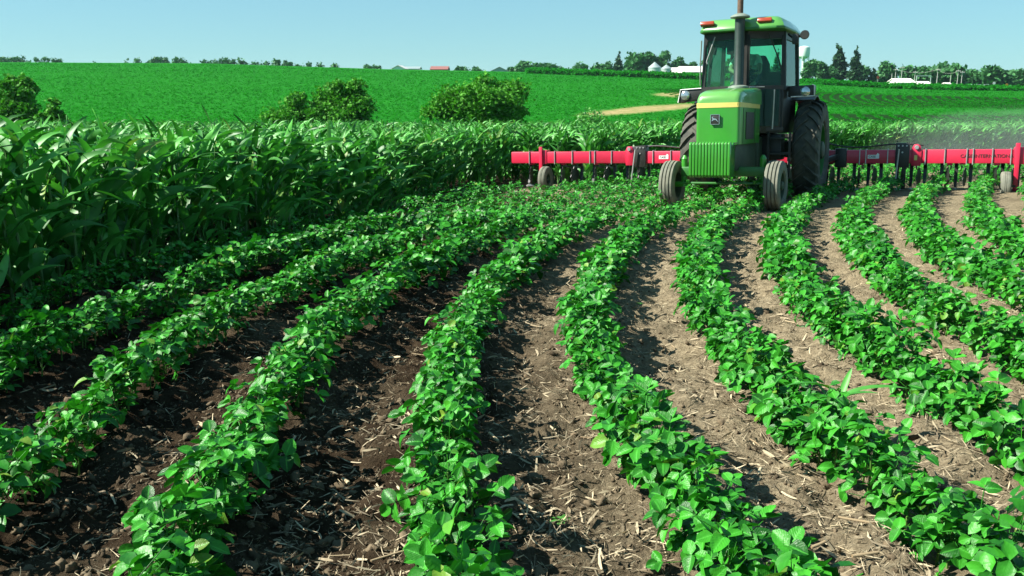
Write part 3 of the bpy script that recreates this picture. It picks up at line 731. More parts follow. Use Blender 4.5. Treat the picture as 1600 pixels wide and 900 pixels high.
# badge with the leaping deer mark
bdg = MB().prism([(-.062, 1.335), (.062, 1.335), (.068, 1.35), (.068, 1.475), (.055, 1.487), (-.055, 1.487), (-.068, 1.475), (-.068, 1.35)], -.472, -.447, 'y')
bo = bdg.build('badge', M['black'], tr, .003); bo.location = (-.035, -.006, 0)
frame = MB()
for a, b in (((-.066, 1.338), (.066, 1.338)), ((.066, 1.338), (.066, 1.484)), ((.066, 1.484), (-.066, 1.484)), ((-.066, 1.484), (-.066, 1.338))):
    frame.bar((a[0], -.474, a[1]), (b[0], -.474, b[1]), .008, .006)
frame.build('badge_rim', M['chrome'], bo)
deer = [(-.045, 1.385), (-.030, 1.392), (-.020, 1.404), (.010, 1.404), (.024, 1.392), (.048, 1.372), (.050, 1.377), (.032, 1.400), (.026, 1.414), (.005, 1.424), (-.022, 1.428), (-.030, 1.440), (-.024, 1.460), (-.031, 1.458), (-.036, 1.445), (-.048, 1.442), (-.050, 1.436), (-.040, 1.430), (-.036, 1.412), (-.044, 1.398), (-.052, 1.390)]
MB().prism(deer, -.477, -.471, 'y').build('deer_emblem', M['chrome'], bo)
# suitcase weights
for i in range(13):
    x = (i - 6) * .0485; prof = [(-.80, .58), (-.77, .545), (-.46, .545), (-.46, 1.02), (-.50, 1.06), (-.60, 1.06), (-.62, 1.03), (-.68, 1.03), (-.70, 1.075), (-.775, 1.075), (-.80, 1.045)]
    MB().prism(prof, x - .0195 - .035, x + .0195 - .035, 'x').build('suitcase_weight', M['green'], tr, .007)
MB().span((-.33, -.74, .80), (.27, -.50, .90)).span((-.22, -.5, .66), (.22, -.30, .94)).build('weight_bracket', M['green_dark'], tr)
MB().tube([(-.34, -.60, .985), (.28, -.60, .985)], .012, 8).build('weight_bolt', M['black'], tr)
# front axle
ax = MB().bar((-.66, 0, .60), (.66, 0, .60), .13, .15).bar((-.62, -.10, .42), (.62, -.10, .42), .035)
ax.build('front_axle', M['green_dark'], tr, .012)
for sx in (-1, 1):
    MB().tube([(sx * .62, 0, .36), (sx * .62, 0, .80)], .05, 12).tube([(sx * .62, 0, .80), (sx * .62, 0, .86)], [.055, .02], 12).tube([(sx * .62, 0, .40), (sx * .86, 0, .385)], .045, 10).bar((sx * .62, 0, .46), (sx * .52, -.14, .44), .05).build('spindle', M['green'], tr)
def wheel(name, prof, c, rimr, width, mat_t, parent, steer=0.0, rimmat='yellow', outer=1):
    w = thing(name, None, None, c, (0, 0, steer)); w.parent = parent
    ty = MB().lathe(prof, n=48, closed=True).build('tyre', mat_t, w, 0, 30)
    r = rimr; hwd = width / 2
    MB().lathe([(r, -hwd * .8), (r * .93, -hwd * .82), (r * .90, -hwd * .3), (r * .9, hwd * .3), (r * .93, hwd * .82), (r, hwd * .8)], n=36).lathe([(r * .91, outer * .02 * width), (r * .55, outer * .10 * width), (r * .35, outer * .12 * width), (0.005, outer * .12 * width)], n=36).build('rim', M[rimmat], w)
    MB().lathe([(r * .34, outer * .1 * width), (r * .32, outer * .45 * width), (r * .22, outer * .5 * width), (.004, outer * .5 * width)], n=20).build('hub', M['engine'], w)
    return w, ty
fr_prof = [(.215, -.085), (.235, -.118), (.29, -.128), (.335, -.122), (.365, -.112), (.382, -.098), (.384, -.066), (.362, -.060), (.360, -.050), (.388, -.044), (.392, -.006), (.368, -.002), (.366, .008), (.392, .012), (.388, .048), (.364, .054), (.362, .064), (.384, .070), (.382, .098), (.365, .112), (.335, .122), (.29, .128), (.235, .118), (.215, .085)]
for sx in (-1, 1): wheel('front_wheel', fr_prof, (sx * .82, 0, .385), .215, .24, M['tread'], tr, R(-2), 'engine', sx)  # dark rim metal stands in for shade over yellow rims
# rear wheels with chevron lugs moulded on
def rear_tyre_lugs(side):
    mb = MB(); n = 23
    for hs in (-1, 1):
        for i in range(n):
            a0 = 2 * math.pi * (i + (0.5 if hs > 0 else 0)) / n; secs = []
            for t, (r, x) in zip((0, .3, .6, .85, 1), ((.862, .0), (.860, .09), (.850, .165), (.815, .222), (.745, .238))):
                a = a0 + .34 * t * 1.0; hb = .042 + .01 * t; hgt = .045 if t < .9 else .015
                xs = hs * (x - .012 if t == 0 else x)
                da = hb / r / 2
                def P(rr, aa): return (xs, rr * math.cos(aa), rr * math.sin(aa))
                secs.append([P(r - .02, a - da), P(r + hgt, a - da * .8), P(r + hgt, a + da * .8), P(r - .02, a + da)])
            mb.loft(secs)
    return mb
rt_prof = [(.50, -.18), (.53, -.215), (.62, -.236), (.72, -.240), (.80, -.225), (.845, -.18), (.862, -.09), (.866, 0), (.862, .09), (.845, .18), (.80, .225), (.72, .240), (.62, .236), (.53, .215), (.50, .18)]
for sx in (-1, 1):
    w, ty = wheel('rear_wheel', rt_prof, (sx * .985, 2.65, .86), .5, .46, M['rubber'], tr, 0, 'green_dark', sx); w.scale = (.97, .97, .97)  # rims coloured dark green to imitate the shade on them
    rear_tyre_lugs(sx).build('tread_lug', M['rubber'], w, 0, 40)['kind'] = 'stuff'
# fenders
for sx in (-1, 1):
    secs = []
    for i in range(9):
        a = R(66 + 84 * i / 8); r0 = .945
        y, z = 2.65 - r0 * math.cos(a) * 1.0, .86 + r0 * math.sin(a)
        x0, x1 = sx * .66, sx * 1.06
        y2, z2 = 2.65 - (r0 + .02) * math.cos(a), .86 + (r0 + .02) * math.sin(a)
        secs.append([(x0, y, z), (x1, y, z), (x1, y2, z2), (x0, y2, z2)])
    MB().loft(secs).build('fender', M['black'], tr)
    # headlight on its arm beside the cab
    hx0, hx1 = (-1.23, -.68) if sx < 0 else (.68, 1.11)
    hl = MB().prism([(hx0 if sx < 0 else hx0, 1.78), (hx1, 1.78 if sx > 0 else 1.80), (hx1, 1.975), (hx0, 1.965)] if sx > 0 else [(hx0, 1.735), (hx1, 1.80), (hx1, 1.985), (hx0 + .04, 1.965)], 1.80, 2.02, 'y').build('headlight', M['black'], tr, .015)
    cx = -1.10 if sx < 0 else .96
    pts = [(hx0, 1.74), (hx0 + .04, 1.965), (hx1, 1.985)] if sx < 0 else [(hx0 + .05, 1.785), (hx1, 1.79), (hx1, 1.965), (hx1 - .04, 1.98)]
    MB().tube([(a, 1.79, b) for a, b in pts], .011, 6).build('lamp_rim', M['white'], hl)
    MB().lathe([(.085, 0), (.085, -.015), (.07, -.028), (.03, -.036), (.002, -.038)], (cx, 1.80, 1.865), 'y', 20).build('lamp_lens', M['chrome'], hl)
# cab
LF, MF, RF, RB, LB = (-.66, 1.30), (.07, 1.20), (.64, 1.62), (.68, 2.82), (-.68, 2.82)
ZB, ZT = 1.97, 2.86
inn = lambda p, t: (p[0] * (1 - t), p[1] + (1.9 - p[1]) * t)          # cab leans in a little towards its roof
cf = MB()
for p, w in ((LF, .06), (MF, .05), (RF, .07), (RB, .07), (LB, .07)):
    q = inn(p, .05); cf.bar((p[0], p[1], 1.90), (q[0], q[1], 2.90), w, w, (0, 1, 0))
ring = [LF, MF, RF, RB, LB]
for i in range(5):
    a, b = ring[i], ring[(i + 1) % 5]; cf.bar((a[0], a[1], ZB - .03), (b[0], b[1], ZB - .03), .06, .07)
    a, b = inn(a, .05), inn(b, .05); cf.bar((a[0], a[1], 2.80), (b[0], b[1], 2.80), .06, .12)
cf.build('cab_frame', M['black'], tr)
body = MB().prism([LF, (-.34, 1.23), (.34, 1.36), RF, (.66, 2.1), (.66, 2.85), (-.66, 2.85), (-.68, 1.6)], 1.18, 1.945)
body.build('cab_body', M['black'], tr, .01)
def pane(a, b, z0, z1, name, mat, parent, inset=.035, lean=.05):
    a0, b0, a1, b1 = Vector(a), Vector(b), Vector(inn(a, lean * (z1 - 1.9))), Vector(inn(b, lean * (z1 - 1.9)))
    e = (b0 - a0).normalized(); a0 += e * inset; b0 -= e * inset; a1 += e * inset; b1 -= e * inset
    nrm = Vector((e.y, -e.x)) * .004
    q = [(a0, z0), (b0, z0), (b1, z1), (a1, z1)]
    vs = [(p.x + nrm.x, p.y + nrm.y, z) for p, z in q] + [(p.x - nrm.x, p.y - nrm.y, z) for p, z in q]
    return MB().add(vs, [(0, 1, 2, 3), (7, 6, 5, 4), (0, 4, 5, 1), (1, 5, 6, 2), (2, 6, 7, 3), (3, 7, 4, 0)]).build(name, mat, parent, 0, 0)
pane(LF, MF, ZB, 2.76, 'windshield', M['glass'], tr)
door = MB().bar((MF[0] + .04, MF[1] + .03, 1.25), (MF[0] + .04, MF[1] + .03, 2.80), .04).bar((RF[0] - .03, RF[1] - .02, 1.25), (RF[0] - .03, RF[1] - .02, 2.80), .04)
door.bar((MF[0], MF[1], 1.25), (RF[0], RF[1], 1.25), .05).bar((MF[0], MF[1], ZB - .04), (RF[0], RF[1], ZB - .04), .055, .05).build('door', M['black'], tr)
do = tr.children[-1]
door_o = [c for c in tr.children if c.name.startswith('door')][0]
pane(MF, RF, ZB, 2.76, 'door_glass', M['glass'], door_o, .06)
pane((MF[0] + .06, MF[1] - .01), (RF[0] - .02, RF[1] - .05), 1.30, ZB - .06, 'lower_door_glass', M['glass_dark'], door_o, .05, 0)
MB().tube([(.14, 1.20, 1.945), (.22, 1.25, 1.945)], .014, 8).tube([(.2, 1.24, 1.945), (.36, 1.36, 1.95)], .009, 6).build('door_handle', M['steel'], door_o)
pane(RF, RB, ZB, 2.76, 'side_window', M['glass'], tr); pane(LB, LF, ZB, 2.76, 'side_window', M['glass'], tr)
pane(RB, LB, ZB, 2.76, 'rear_window', M['glass'], tr)
# roof
vis = MB().prism([(-.70, 1.16), (-.62, 1.06), (.58, 1.04), (.70, 1.16), (.74, 2.0), (.72, 2.95), (-.72, 2.95), (-.74, 2.0)], 2.862, 2.905).build('roof_visor', M['green_dark'], tr, .01)
s1 = [(-.68, 1.14, 2.907), (-.60, 1.08, 2.907), (.57, 1.06, 2.907), (.68, 1.14, 2.907), (.72, 2.0, 2.907), (.70, 2.93, 2.907), (-.70, 2.93, 2.907), (-.72, 2.0, 2.907)]
def shrink(P, t, z): return [(p[0] * (1 - t), 2.0 + (p[1] - 2.0) * (1 - t), z) for p in P]
roof = MB().loft([s1, shrink(s1, .02, 2.955), shrink(s1, .10, 3.045), shrink(s1, .18, 3.075), shrink(s1, .6, 3.085)]).build('roof', M['green_glint'], tr, 0, 40)
for cx in (-.56, .38):
    MB().box((cx, 1.10, 3.00), (.23, .09, .065), Matrix.Rotation(R(-24), 3, 'X')).build('marker_lamp', M['lamp_red'], roof, .012)
# exhaust
ex = MB().lathe([(.10, 1.90), (.10, 1.96), (.082, 2.0), (.082, 3.03), (.06, 3.05), (.05, 3.10), (.002, 3.10)], (0, 1.0, 0), 'z', 20).build('exhaust_stack', M['muffler'], tr)
MB().lathe([(.05, 3.03), (.15, 3.05), (.162, 3.065), (.15, 3.085), (.075, 3.12), (.052, 3.125)], (0, 1.0, 0), 'z', 24).build('rain_collar', M['cap'], ex)
MB().tube([(0, 1.0, 3.12), (0, 1.0, 3.75)], .048, 14).build('exhaust_pipe', M['rust'], ex)
MB().lathe([(.17, 1.93), (.165, 1.955), (.10, 1.975)], (0, 1.0, 0), 'z', 20).build('stack_flange', M['cap'], ex)
# wipers, work lamp, post edge highlight, grab rail
MB().tube([(-.46, 1.24, 2.80), (-.60, 1.25, 2.40)], .009, 6).tube([(-.60, 1.25, 2.40), (-.585, 1.255, 2.36)], .014, 6).build('wiper', M['steel'], tr)
MB().tube([(.40, 1.36, 2.82), (.56, 1.49, 2.40), (.60, 1.53, 2.25)], .010, 6).build('wiper', M['black'], tr)
wl_ = MB().tube([(.70, 1.5, 2.80), (.82, 1.40, 2.70), (.85, 1.38, 2.62)], .022, 8).box((.84, 1.36, 2.70), (.10, .10, .16)).build('work_lamp', M['black'], tr, .01)
MB().lathe([(.002, 0), (.065, 0), (.075, .03), (.06, .10), (.002, .12)], (.98, 1.33, 2.76), 'y', 18).tube([(.84, 1.38, 2.74), (.98, 1.40, 2.76)], .018, 8).build('lamp_housing', M['black'], wl_)
MB().tube([(-.70, 1.26, 2.0), (-.705, 1.24, 2.3), (-.69, 1.24, 2.75)], .012, 6).build('rail_and_post_highlight', M['cap'], tr)  # pale tube drawn as the highlight along the cab post edge
MB().tube([(.52, 1.30, 1.25), (.54, 1.28, 1.9)], .014, 6).build('rail_and_post_highlight', M['steel'], tr)
# steps, tank, seat, wheel
for z, w in ((.55, .36), (.82, .36), (1.08, .36)): MB().span((.44, 1.42, z), (.44 + w, 1.62, z + .03)).build('step', M['black'], tr)
MB().span((.43, 1.40, .5), (.46, 1.46, 1.2)).span((.78, 1.40, .5), (.81, 1.46, 1.2)).build('step_rail', M['black'], tr)
MB().span((.28, 1.65, .72), (.62, 2.05, 1.16)).build('battery_box', M['black'], tr, .02)
MB().span((-.62, 1.35, .72), (-.30, 2.0, 1.16)).build('tool_box', M['black'], tr, .02)
se = MB().span((-.28, 2.20, 1.98), (.24, 2.62, 2.10)).build('seat', M['cloth'], tr, .04)
MB().loft([[(-.26, 2.56, 2.08), (.22, 2.56, 2.08), (.22, 2.70, 2.08), (-.26, 2.70, 2.08)], [(-.25, 2.60, 2.40), (.21, 2.60, 2.40), (.21, 2.72, 2.40), (-.25, 2.72, 2.40)], [(-.17, 2.64, 2.56), (.13, 2.64, 2.56), (.13, 2.73, 2.56), (-.17, 2.73, 2.56)]]).build('seat_back', M['cloth'], se, .03)
MB().span((.24, 2.15, 2.02), (.50, 2.6, 2.24)).build('console', M['cloth'], tr, .03)
MB().bar((-.03, 1.50, 1.92), (-.03, 1.72, 2.14), .06).build('steering_column', M['black'], tr)
swm = MB()
swm.tube([(.19 * math.cos(a), .19 * math.sin(a), 0) for a in [2 * math.pi * i / 24 for i in range(25)]], .014, 8, False)
for a in (0, 2.1, 4.2): swm.bar((0, 0, 0), (.19 * math.cos(a), .19 * math.sin(a), 0), .02)
sw = swm.build('steering_wheel', M['black'], tr); sw.location = (-.03, 1.74, 2.16); sw.rotation_euler = (R(42), 0, 0)
MB().box((-.46, 2.60, 2.68), (.16, .14, .15)).bar((-.46, 2.62, 2.0), (-.46, 2.62, 2.7), .05).bar((-.40, 2.62, 2.0), (-.40, 2.62, 2.62), .02).build('inner_post', M['cloth'], tr)

# operator: one skinned body, seated, looking back to the image left
def skinned(name, verts, edges, radii, root, mat, parent, sub=1):
    me = bpy.data.meshes.new(name); me.from_pydata(verts, edges, []); o = bpy.data.objects.new(name, me); COL.objects.link(o)
    sk = o.modifiers.new('skin', 'SKIN'); sk.use_smooth_shade = True
    ss = o.modifiers.new('sub', 'SUBSURF'); ss.levels = sub; ss.render_levels = sub
    for i, r in enumerate(radii):
        d = me.skin_vertices[0].data[i]; d.radius = (r, r) if not isinstance(r, tuple) else r; d.use_root = (i == root)
    dg = bpy.context.evaluated_depsgraph_get(); m2 = bpy.data.meshes.new_from_object(o.evaluated_get(dg))
    bpy.data.objects.remove(o); m2.materials.clear(); m2.materials.append(mat); m2.shade_smooth(); m2.name = name
    return link(name, m2, parent)
op = thing('person', 'person in a light shirt and dark cap driving, seated inside the tractor cab', 'person', TO, TM)
V = []; E_ = []; RD = []
def vtx(p, r, par=None):
    V.append(p); RD.append(r)
    if par is not None: E_.append((par, len(V) - 1))
    return len(V) - 1
pel = vtx((-.08, 2.36, 2.16), .14); ab = vtx((-.10, 2.38, 2.30), (.15, .11), pel); chs = vtx((-.14, 2.36, 2.44), (.17, .12), ab); nk = vtx((-.20, 2.32, 2.565), .055, chs)
hd0 = vtx((-.22, 2.30, 2.63), .075, nk); hd1 = vtx((-.225, 2.295, 2.71), .085, hd0); hd2 = vtx((-.225, 2.30, 2.77), .06, hd1)
for sx, hand in ((-1, (-.20, 1.78, 2.20)), (1, (.14, 1.80, 2.20))):
    sh = vtx((-.14 + sx * .19, 2.35, 2.49), .065, chs); el = vtx((-.12 + sx * .26, 2.12, 2.30), .046, sh)
    wr = vtx((hand[0] + sx * .03, hand[1] + .12, hand[2] + .02), .030, el); pm = vtx(hand, (.042, .02), wr)
    for j in range(4):
        f1 = vtx((hand[0] + (j - 1.5) * .020, hand[1] - .045, hand[2] + .012 - .004 * abs(j - 1.5)), .009, pm); f2 = vtx((hand[0] + (j - 1.5) * .019, hand[1] - .060, hand[2] - .020), .008, f1)
    t1 = vtx((hand[0] - sx * .040, hand[1] - .010, hand[2] - .010), .010, pm); vtx((hand[0] - sx * .042, hand[1] - .040, hand[2] - .022), .009, t1)
    kn = vtx((-.08 + sx * .17, 1.92, 2.14), .075, vtx((-.08 + sx * .10, 2.28, 2.13), .09, pel)); an = vtx((-.08 + sx * .17, 1.72, 1.99), .05, kn); vtx((-.08 + sx * .17, 1.60, 1.985), .035, an)
skinned('body', V, E_, RD, 0, M['skin'], op)
# clothing and features over the body
shv = [(-.08, 2.365, 2.14), (-.10, 2.38, 2.30), (-.14, 2.36, 2.45), (-.155, 2.35, 2.52), (-.33, 2.35, 2.49), (-.38, 2.17, 2.34), (.05, 2.35, 2.49), (.12, 2.17, 2.34)]
skinned('shirt', shv, [(0, 1), (1, 2), (2, 3), (2, 4), (4, 5), (2, 6), (6, 7)], [.155, (.165, .125), (.185, .135), .08, .08, .062, .08, .062], 0, M['shirt'], op)
skinned('trousers', [(-.08, 2.36, 2.14), (-.18, 2.28, 2.135), (-.25, 1.92, 2.145), (-.25, 1.75, 2.01), (.02, 2.28, 2.135), (.09, 1.92, 2.145), (.09, 1.75, 2.01)], [(0, 1), (1, 2), (2, 3), (0, 4), (4, 5), (5, 6)], [.15, .10, .085, .062, .10, .085, .062], 0, M['trousers'], op)
cp = MB()
cp.lathe([(.098, 2.715), (.100, 2.75), (.088, 2.79), (.055, 2.815), (.002, 2.822)], (-.225, 2.30, 0), 'z', 18).prism([(-.30, 2.26), (-.34, 2.19), (-.30, 2.13), (-.24, 2.12), (-.18, 2.16), (-.15, 2.24)], 2.715, 2.725)
cp.build('cap', M['trousers'], op)
fc = MB()
fc.add([(-.245, 2.215, 2.70), (-.265, 2.215, 2.66), (-.235, 2.215, 2.66), (-.255, 2.190, 2.662)], [(0, 1, 3), (0, 3, 2), (1, 2, 3)])
fc.build('nose', M['skin'], op)
for sx in (-1, 1):
    MB().lathe([(.002, -.006), (.010, 0), (.002, .006)], (-.25 + sx * .034, 2.222, 2.695), 'y', 8).build('eye', M['dark'], op)
    MB().lathe([(.004, -.012), (.024, -.004), (.024, .004), (.004, .012)], (-.225 + sx * .086, 2.31, 2.675), 'x', 10).build('ear', M['skin'], op)
MB().box((-.25, 2.219, 2.625), (.05, .008, .010)).build('mouth', M['lamp_red'], op)

# ------------------------------------------------------------------ row cultivator
cu = thing('row_cultivator', 'wide red row cultivator on a toolbar behind the tractor', 'cultivator', TO, TM)
D0, BH, Z0, Z1 = 3.92, .09, .575, .825
for a, b in ((-5.60, -2.90), (-2.78, 2.62), (2.76, 5.45)):
    sec = MB().span((a, D0, Z0), (b, D0 + .18, Z1)).build('toolbar_section', M['red'], cu, .014)
    MB().span((a - .006, D0 + .01, Z0 + .01), (a + .03, D0 + .17, Z1 - .01)).build('end_cap', M['red'], sec, .004)
def ubolt(x):
    m = MB()
    for dx in (0,): m.bar((x, D0 - .012, Z0 - .02), (x, D0 - .012, Z1 + .02), .016).bar((x, D0 - .012, Z1 + .012), (x, D0 + .2, Z1 + .012), .016).bar((x, D0 + .192, Z0 - .02), (x, D0 + .192, Z1 + .02), .016)
    m.build('clamp_bolt', M['steel'], cu, 0)
for x in (-5.16, -4.55, -4.14, -3.73, -3.62, -3.24, -2.33, -1.95, -1.2, -.4, .4, 1.15, 1.28, 1.42, 1.71, 1.82, 2.2, 2.84, 3.16, 3.52, 3.62, 3.93, 4.22, 4.62, 5.0): ubolt(x)
# hinges and jack plates where wings fold
for sx, x in ((-1, -2.84), (1, 2.69)):
    h = MB().prism([(x - .08, .53), (x + .08, .53), (x + .09, .80), (x + .06, .90), (x + .01, .93), (x - .05, .92), (x - .09, .84)], D0 - .02, D0 + .20, 'y').build('wing_hinge', M['red'], cu, .012)
    MB().lathe([(.002, -.03), (.035, -.03), (.04, 0), (.035, .25), (.002, .25)], (x, D0 - .02, .87), 'y', 14).build('hinge_pin', M['steel'], h)
    if sx > 0: MB().box((x - .01, D0 - .028, .68), (.05, .012, .09)).build('decal', M['yellow'], h)
    j = MB().prism([(x - sx * .36, .50), (x - sx * .12, .50), (x - sx * .12, .92), (x - sx * .20, .95), (x - sx * .36, .95)] if sx > 0 else [(x + .12, .50), (x + .36, .50), (x + .36, .95), (x + .12, .93)], D0 - .03, D0 + .22, 'y')
    j.bar((x - sx * .20, D0 + .05, .92), (x - sx * .20, D0 + .05, .10), .07).build('jack_plate', M['black'], cu, .006)
    jo = cu.children[-1]
    for bx, bz in ((.17, .90), (.24, .90), (.31, .90), (.24, .78)): MB().lathe([(.002, -.012), (.016, -.012), (.016, .01)], (x - sx * bx, D0 - .032, bz), 'y', 8).build('bolt', M['steel'], jo)
    MB().tube([(x - sx * .15, D0 - .08, .86), (x - sx * .06, D0 - .08, .12)] if sx < 0 else [(x - .30, D0 - .06, .84), (x - .34, D0 - .06, .15)], .016, 8).build('jack_rod', M['steel'], jo)
# gauge wheels on posts
gp = [(.10, -.055), (.12, -.075), (.20, -.085), (.235, -.075), (.247, -.055), (.25, -.02), (.243, -.016), (.243, -.010), (.252, -.006), (.252, .006), (.243, .010), (.243, .016), (.25, .02), (.247, .055), (.235, .075), (.20, .085), (.12, .075), (.10, .055)]
for x, px_off, zc in ((-4.72, -.15, .235), (4.16, .16, .16)):
    MB().bar((x + px_off, D0 - .03, .04 if x < 0 else 0.02), (x + px_off, D0 - .03, .935), .075, .05).prism([(x + px_off - .05, .56), (x + px_off + .13, .56), (x + px_off + .13, .86), (x + px_off - .05, .86)], D0 - .012, D0 + .21, 'y').build('wheel_post', M['red'], cu, .008)
    w, ty = wheel('gauge_wheel', gp, (x, D0 - .12, zc), .11, .16, M['tread'], cu, 0, 'engine', 1 if x > 0 else 1)
    ty.scale = (1, 1.12, 1.12)
    MB().bar((x, D0 - .12, zc), (x + px_off, D0 - .05, zc + .02), .04).build('wheel_arm', M['black'], cu)
# row units
def toothed(r0, r1, n):
    return [((r0 if i % 2 else r1) * math.cos(math.pi * i / n), (r0 if i % 2 else r1) * math.sin(math.pi * i / n)) for i in range(2 * n)]
SHK = MB().loft([[(-.012, .30, .52), (.012, .30, .52), (.012, .36, .52), (-.012, .36, .52)], [(-.013, .42, .36), (.013, .42, .36), (.013, .47, .36), (-.013, .47, .36)], [(-.012, .40, .14), (.012, .40, .14), (.012, .44, .14), (-.012, .44, .14)], [(-.010, .32, -.02), (.010, .32, -.02), (.010, .35, -.02), (-.010, .35, -.02)]]).mesh('shank', M['black'])
SWP = MB().add([(0, .20, .0), (-.11, .40, .01), (.11, .40, .01), (0, .34, .06), (0, .30, -.02)], [(0, 1, 3), (0, 3, 2), (1, 4, 3), (3, 4, 2), (0, 4, 1), (0, 2, 4)]).mesh('sweep', M['steel'])
DSC = MB().prism(toothed(.14, .18, 11), -.006, .006, 'x').mesh('disc', M['black'])
BRK = MB().span((-.10, -.04, .44), (.10, .0, .60)).span((-.10, .0, .42), (-.075, .26, .56)).span((.075, .0, .42), (.10, .26, .56)).mesh('bracket', M['black'])
LNK = MB().bar((-.09, .02, .50), (-.09, .46, .44), .025, .04).bar((.09, .02, .50), (.09, .46, .44), .025, .04).bar((-.09, .02, .38), (-.09, .46, .32), .025, .04).bar((.09, .02, .38), (.09, .46, .32), .025, .04).mesh('link', M['black'])
RED = MB().span((-.16, -.02, .40), (-.07, .06, .48)).span((.05, .02, .41), (.15, .08, .47)).mesh('red_bracket', M['red'])
for i in range(14):
    x = (i - 7) * ROW + .32
    if x < -5.3 or x > 5.4: continue
    u_ = thing('row_unit', None, None, (x, D0 + .06, .14)); u_.parent = cu
    link('bracket', BRK, u_); link('link', LNK, u_); link('red_bracket', RED, u_)
    for dx, dy, dz in ((0, .0, 0), (-.24, -.22, .02), (.24, -.24, -.02)):
        s_ = link('shank', SHK, u_); s_.location = (dx, dy, dz); s_.scale = (2.4, 1, 1)
        w_ = link('sweep', SWP, u_); w_.location = (dx, dy, dz - .10)
    MB_ = link('cross_bar', MB().bar((-.27, .10, .47), (.27, .10, .47), .05).mesh('cross_bar', M['black']), u_)
    for dx, ry in ((-.14, .2), (.14, -.2)):
        d_ = link('disc', DSC, u_); d_.location = (dx, .02, .19); d_.rotation_euler = (0, 0, ry)
MB().span((1.28, D0 - .10, .50), (1.48, D0 + .1, .86)).bar((1.30, D0 - .1, .7), (1.05, D0 - .6, .62), .10).build('hitch_bracket', M['black'], cu, .012)
MB().span((-.5, D0 - .16, .62), (-.40, D0 + .02, 1.15)).span((.40, D0 - .16, .62), (.5, D0 + .02, 1.15)).span((-.5, D0 - .10, 1.05), (.5, D0 - .02, 1.15)).build('hitch_mast', M['black'], cu, .01)
for q, (x1, zz) in enumerate(((-2.8, .88), (2.7, .88))):
    pts = [(x1 * t + .1, D0 + .10, zz + .05 * math.sin(9 * t) + .22 * (1 - t) ** 2) for t in [i / 14 for i in range(15)]]
    MB().tube(pts, .016, 6).build('hydraulic_hose', M['black'], cu)
SPR = MB().tube([(.035 * math.cos(i * .9), .05 + .010 * i, .035 * math.sin(i * .9)) for i in range(36)], .008, 4).mesh('spring', M['engine'])
for u_ in [c for c in cu.children if c.name.startswith('row_unit')]:
    for dx in (-.05, .05): q = link('spring', SPR, u_); q.location = (dx, .02, .47)
def lettering(text, x, z, size, mat, parent, sy=1.0):
    c = bpy.data.curves.new('lettering', 'FONT'); c.body = text; c.size = size; c.align_x = 'CENTER'; c.align_y = 'CENTER'; c.extrude = 0.001; c.offset = 0.0006
    o = bpy.data.objects.new('lettering', c); COL.objects.link(o); dg = bpy.context.evaluated_depsgraph_get()
    me = bpy.data.meshes.new_from_object(o.evaluated_get(dg)); bpy.data.objects.remove(o); me.materials.clear(); me.materials.append(mat); me.name = 'lettering'
    q = link('lettering', me, parent); q.location = (x, D0 - .0035, z); q.rotation_euler = (R(90), 0, 0); q.scale = (1, sy, 1); return q
lettering('CASE INTERNATIONAL', 3.86, .705, .085, M['black'], cu)
for x in (-2.10, 1.95):
    dc = MB().span((x - .10, D0 - .004, .665), (x + .10, D0 + .002, .735)).prism([(x + .05, .735), (x + .10, .735), (x + .10, .75), (x + .07, .77)], D0 - .004, D0 + .002, 'y').build('decal', M['white'], cu, 0, 0)
    lettering('CASE', x - .02, .70, .055, M['black'], cu).location.y = D0 - .0065

# ------------------------------------------------------------------ far crops
def tuft(n, seed):
    r = np.random.default_rng(seed); parts = []
    for i in range(n):
        v, f = blade(1.0, .30, 3, 3, .4, .5, .4, 0, seed + i); parts.append((place(v, r.random() * 6.28, -.55 * r.random(), r.normal(0, .3), r.normal(0, .12, 3)), f))
    return join(parts)
TUFT = [tuft(3, 800 + 7 * i) for i in range(4)]
fc_ = Heap()
for i in range(4):
    n = 20000; y = 50 + 190 * rng.random(n) ** 1.9; x = y * (rng.random(n) * 1.36 - .68)
    rz = (((y > 105) & (y < 150)) | ((y > 74) & (y < 89))) & (x > 24)
    ra, rb = R(-30), R(-20)
    def inn_(cx, cy, rx, ry, g): c, q = math.cos(g), math.sin(g); return np.hypot(((x - cx) * c + (y - cy) * q) / rx, (-(x - cx) * q + (y - cy) * c) / ry) < .9 + .25 * rng.random(len(x))
    tn = inn_(13.5, 92, 2.9, 15, ra) | inn_(24, 130, 4.0, 8, rb)
    k = ~rz & ~tn; x, y = x[k], y[k]; n = len(x)
    fc_.put(*TUFT[i], rots(rng.random(n) * 6.28, rng.normal(0, .2, n), rng.normal(0, .2, n)), np.stack([x, y, terrain(x, y) + .03], 1), (0.10 + .0013 * y) * (.7 + .6 * rng.random(n)))
fc_.build('far_field_crop', M['crop'], 'even green crop covering the far hillside')
fr_ = Heap()
for (ya, yb, x0, x1, gapx, lean, sz) in ((104, 151, 24, 98, 1.5, .34, .26), (73, 90, 24, 66, 1.5, .25, .26)):
    X = np.arange(x0 - 30, x1 + 10, gapx); pts = []
    for xr in X:
        yy = np.arange(ya, yb, .22); t = (yy - ya) / (yb - ya); xx = xr + lean * (yb - ya) * t * (0.35 + .65 * t)
        pts.append(np.stack([xx, yy], 1))
    P = np.concatenate(pts); P = P[(P[:, 0] > x0 - 2)]; P += rng.normal(0, .035, P.shape)
    part_i = rng.integers(0, 4, len(P))
    for i in range(4):
        q = P[part_i == i]; n = len(q)
        fr_.put(*TUFT[i], rots(rng.random(n) * 6.28, rng.normal(0, .2, n), rng.normal(0, .2, n)), np.stack([q[:, 0], q[:, 1], terrain(q[:, 0], q[:, 1]) + .05], 1), sz * (.8 + .5 * rng.random(n)))
fr_.build('far_crop_rows', M['crop'], 'distant crop rows with curved dark gaps on the right slope')
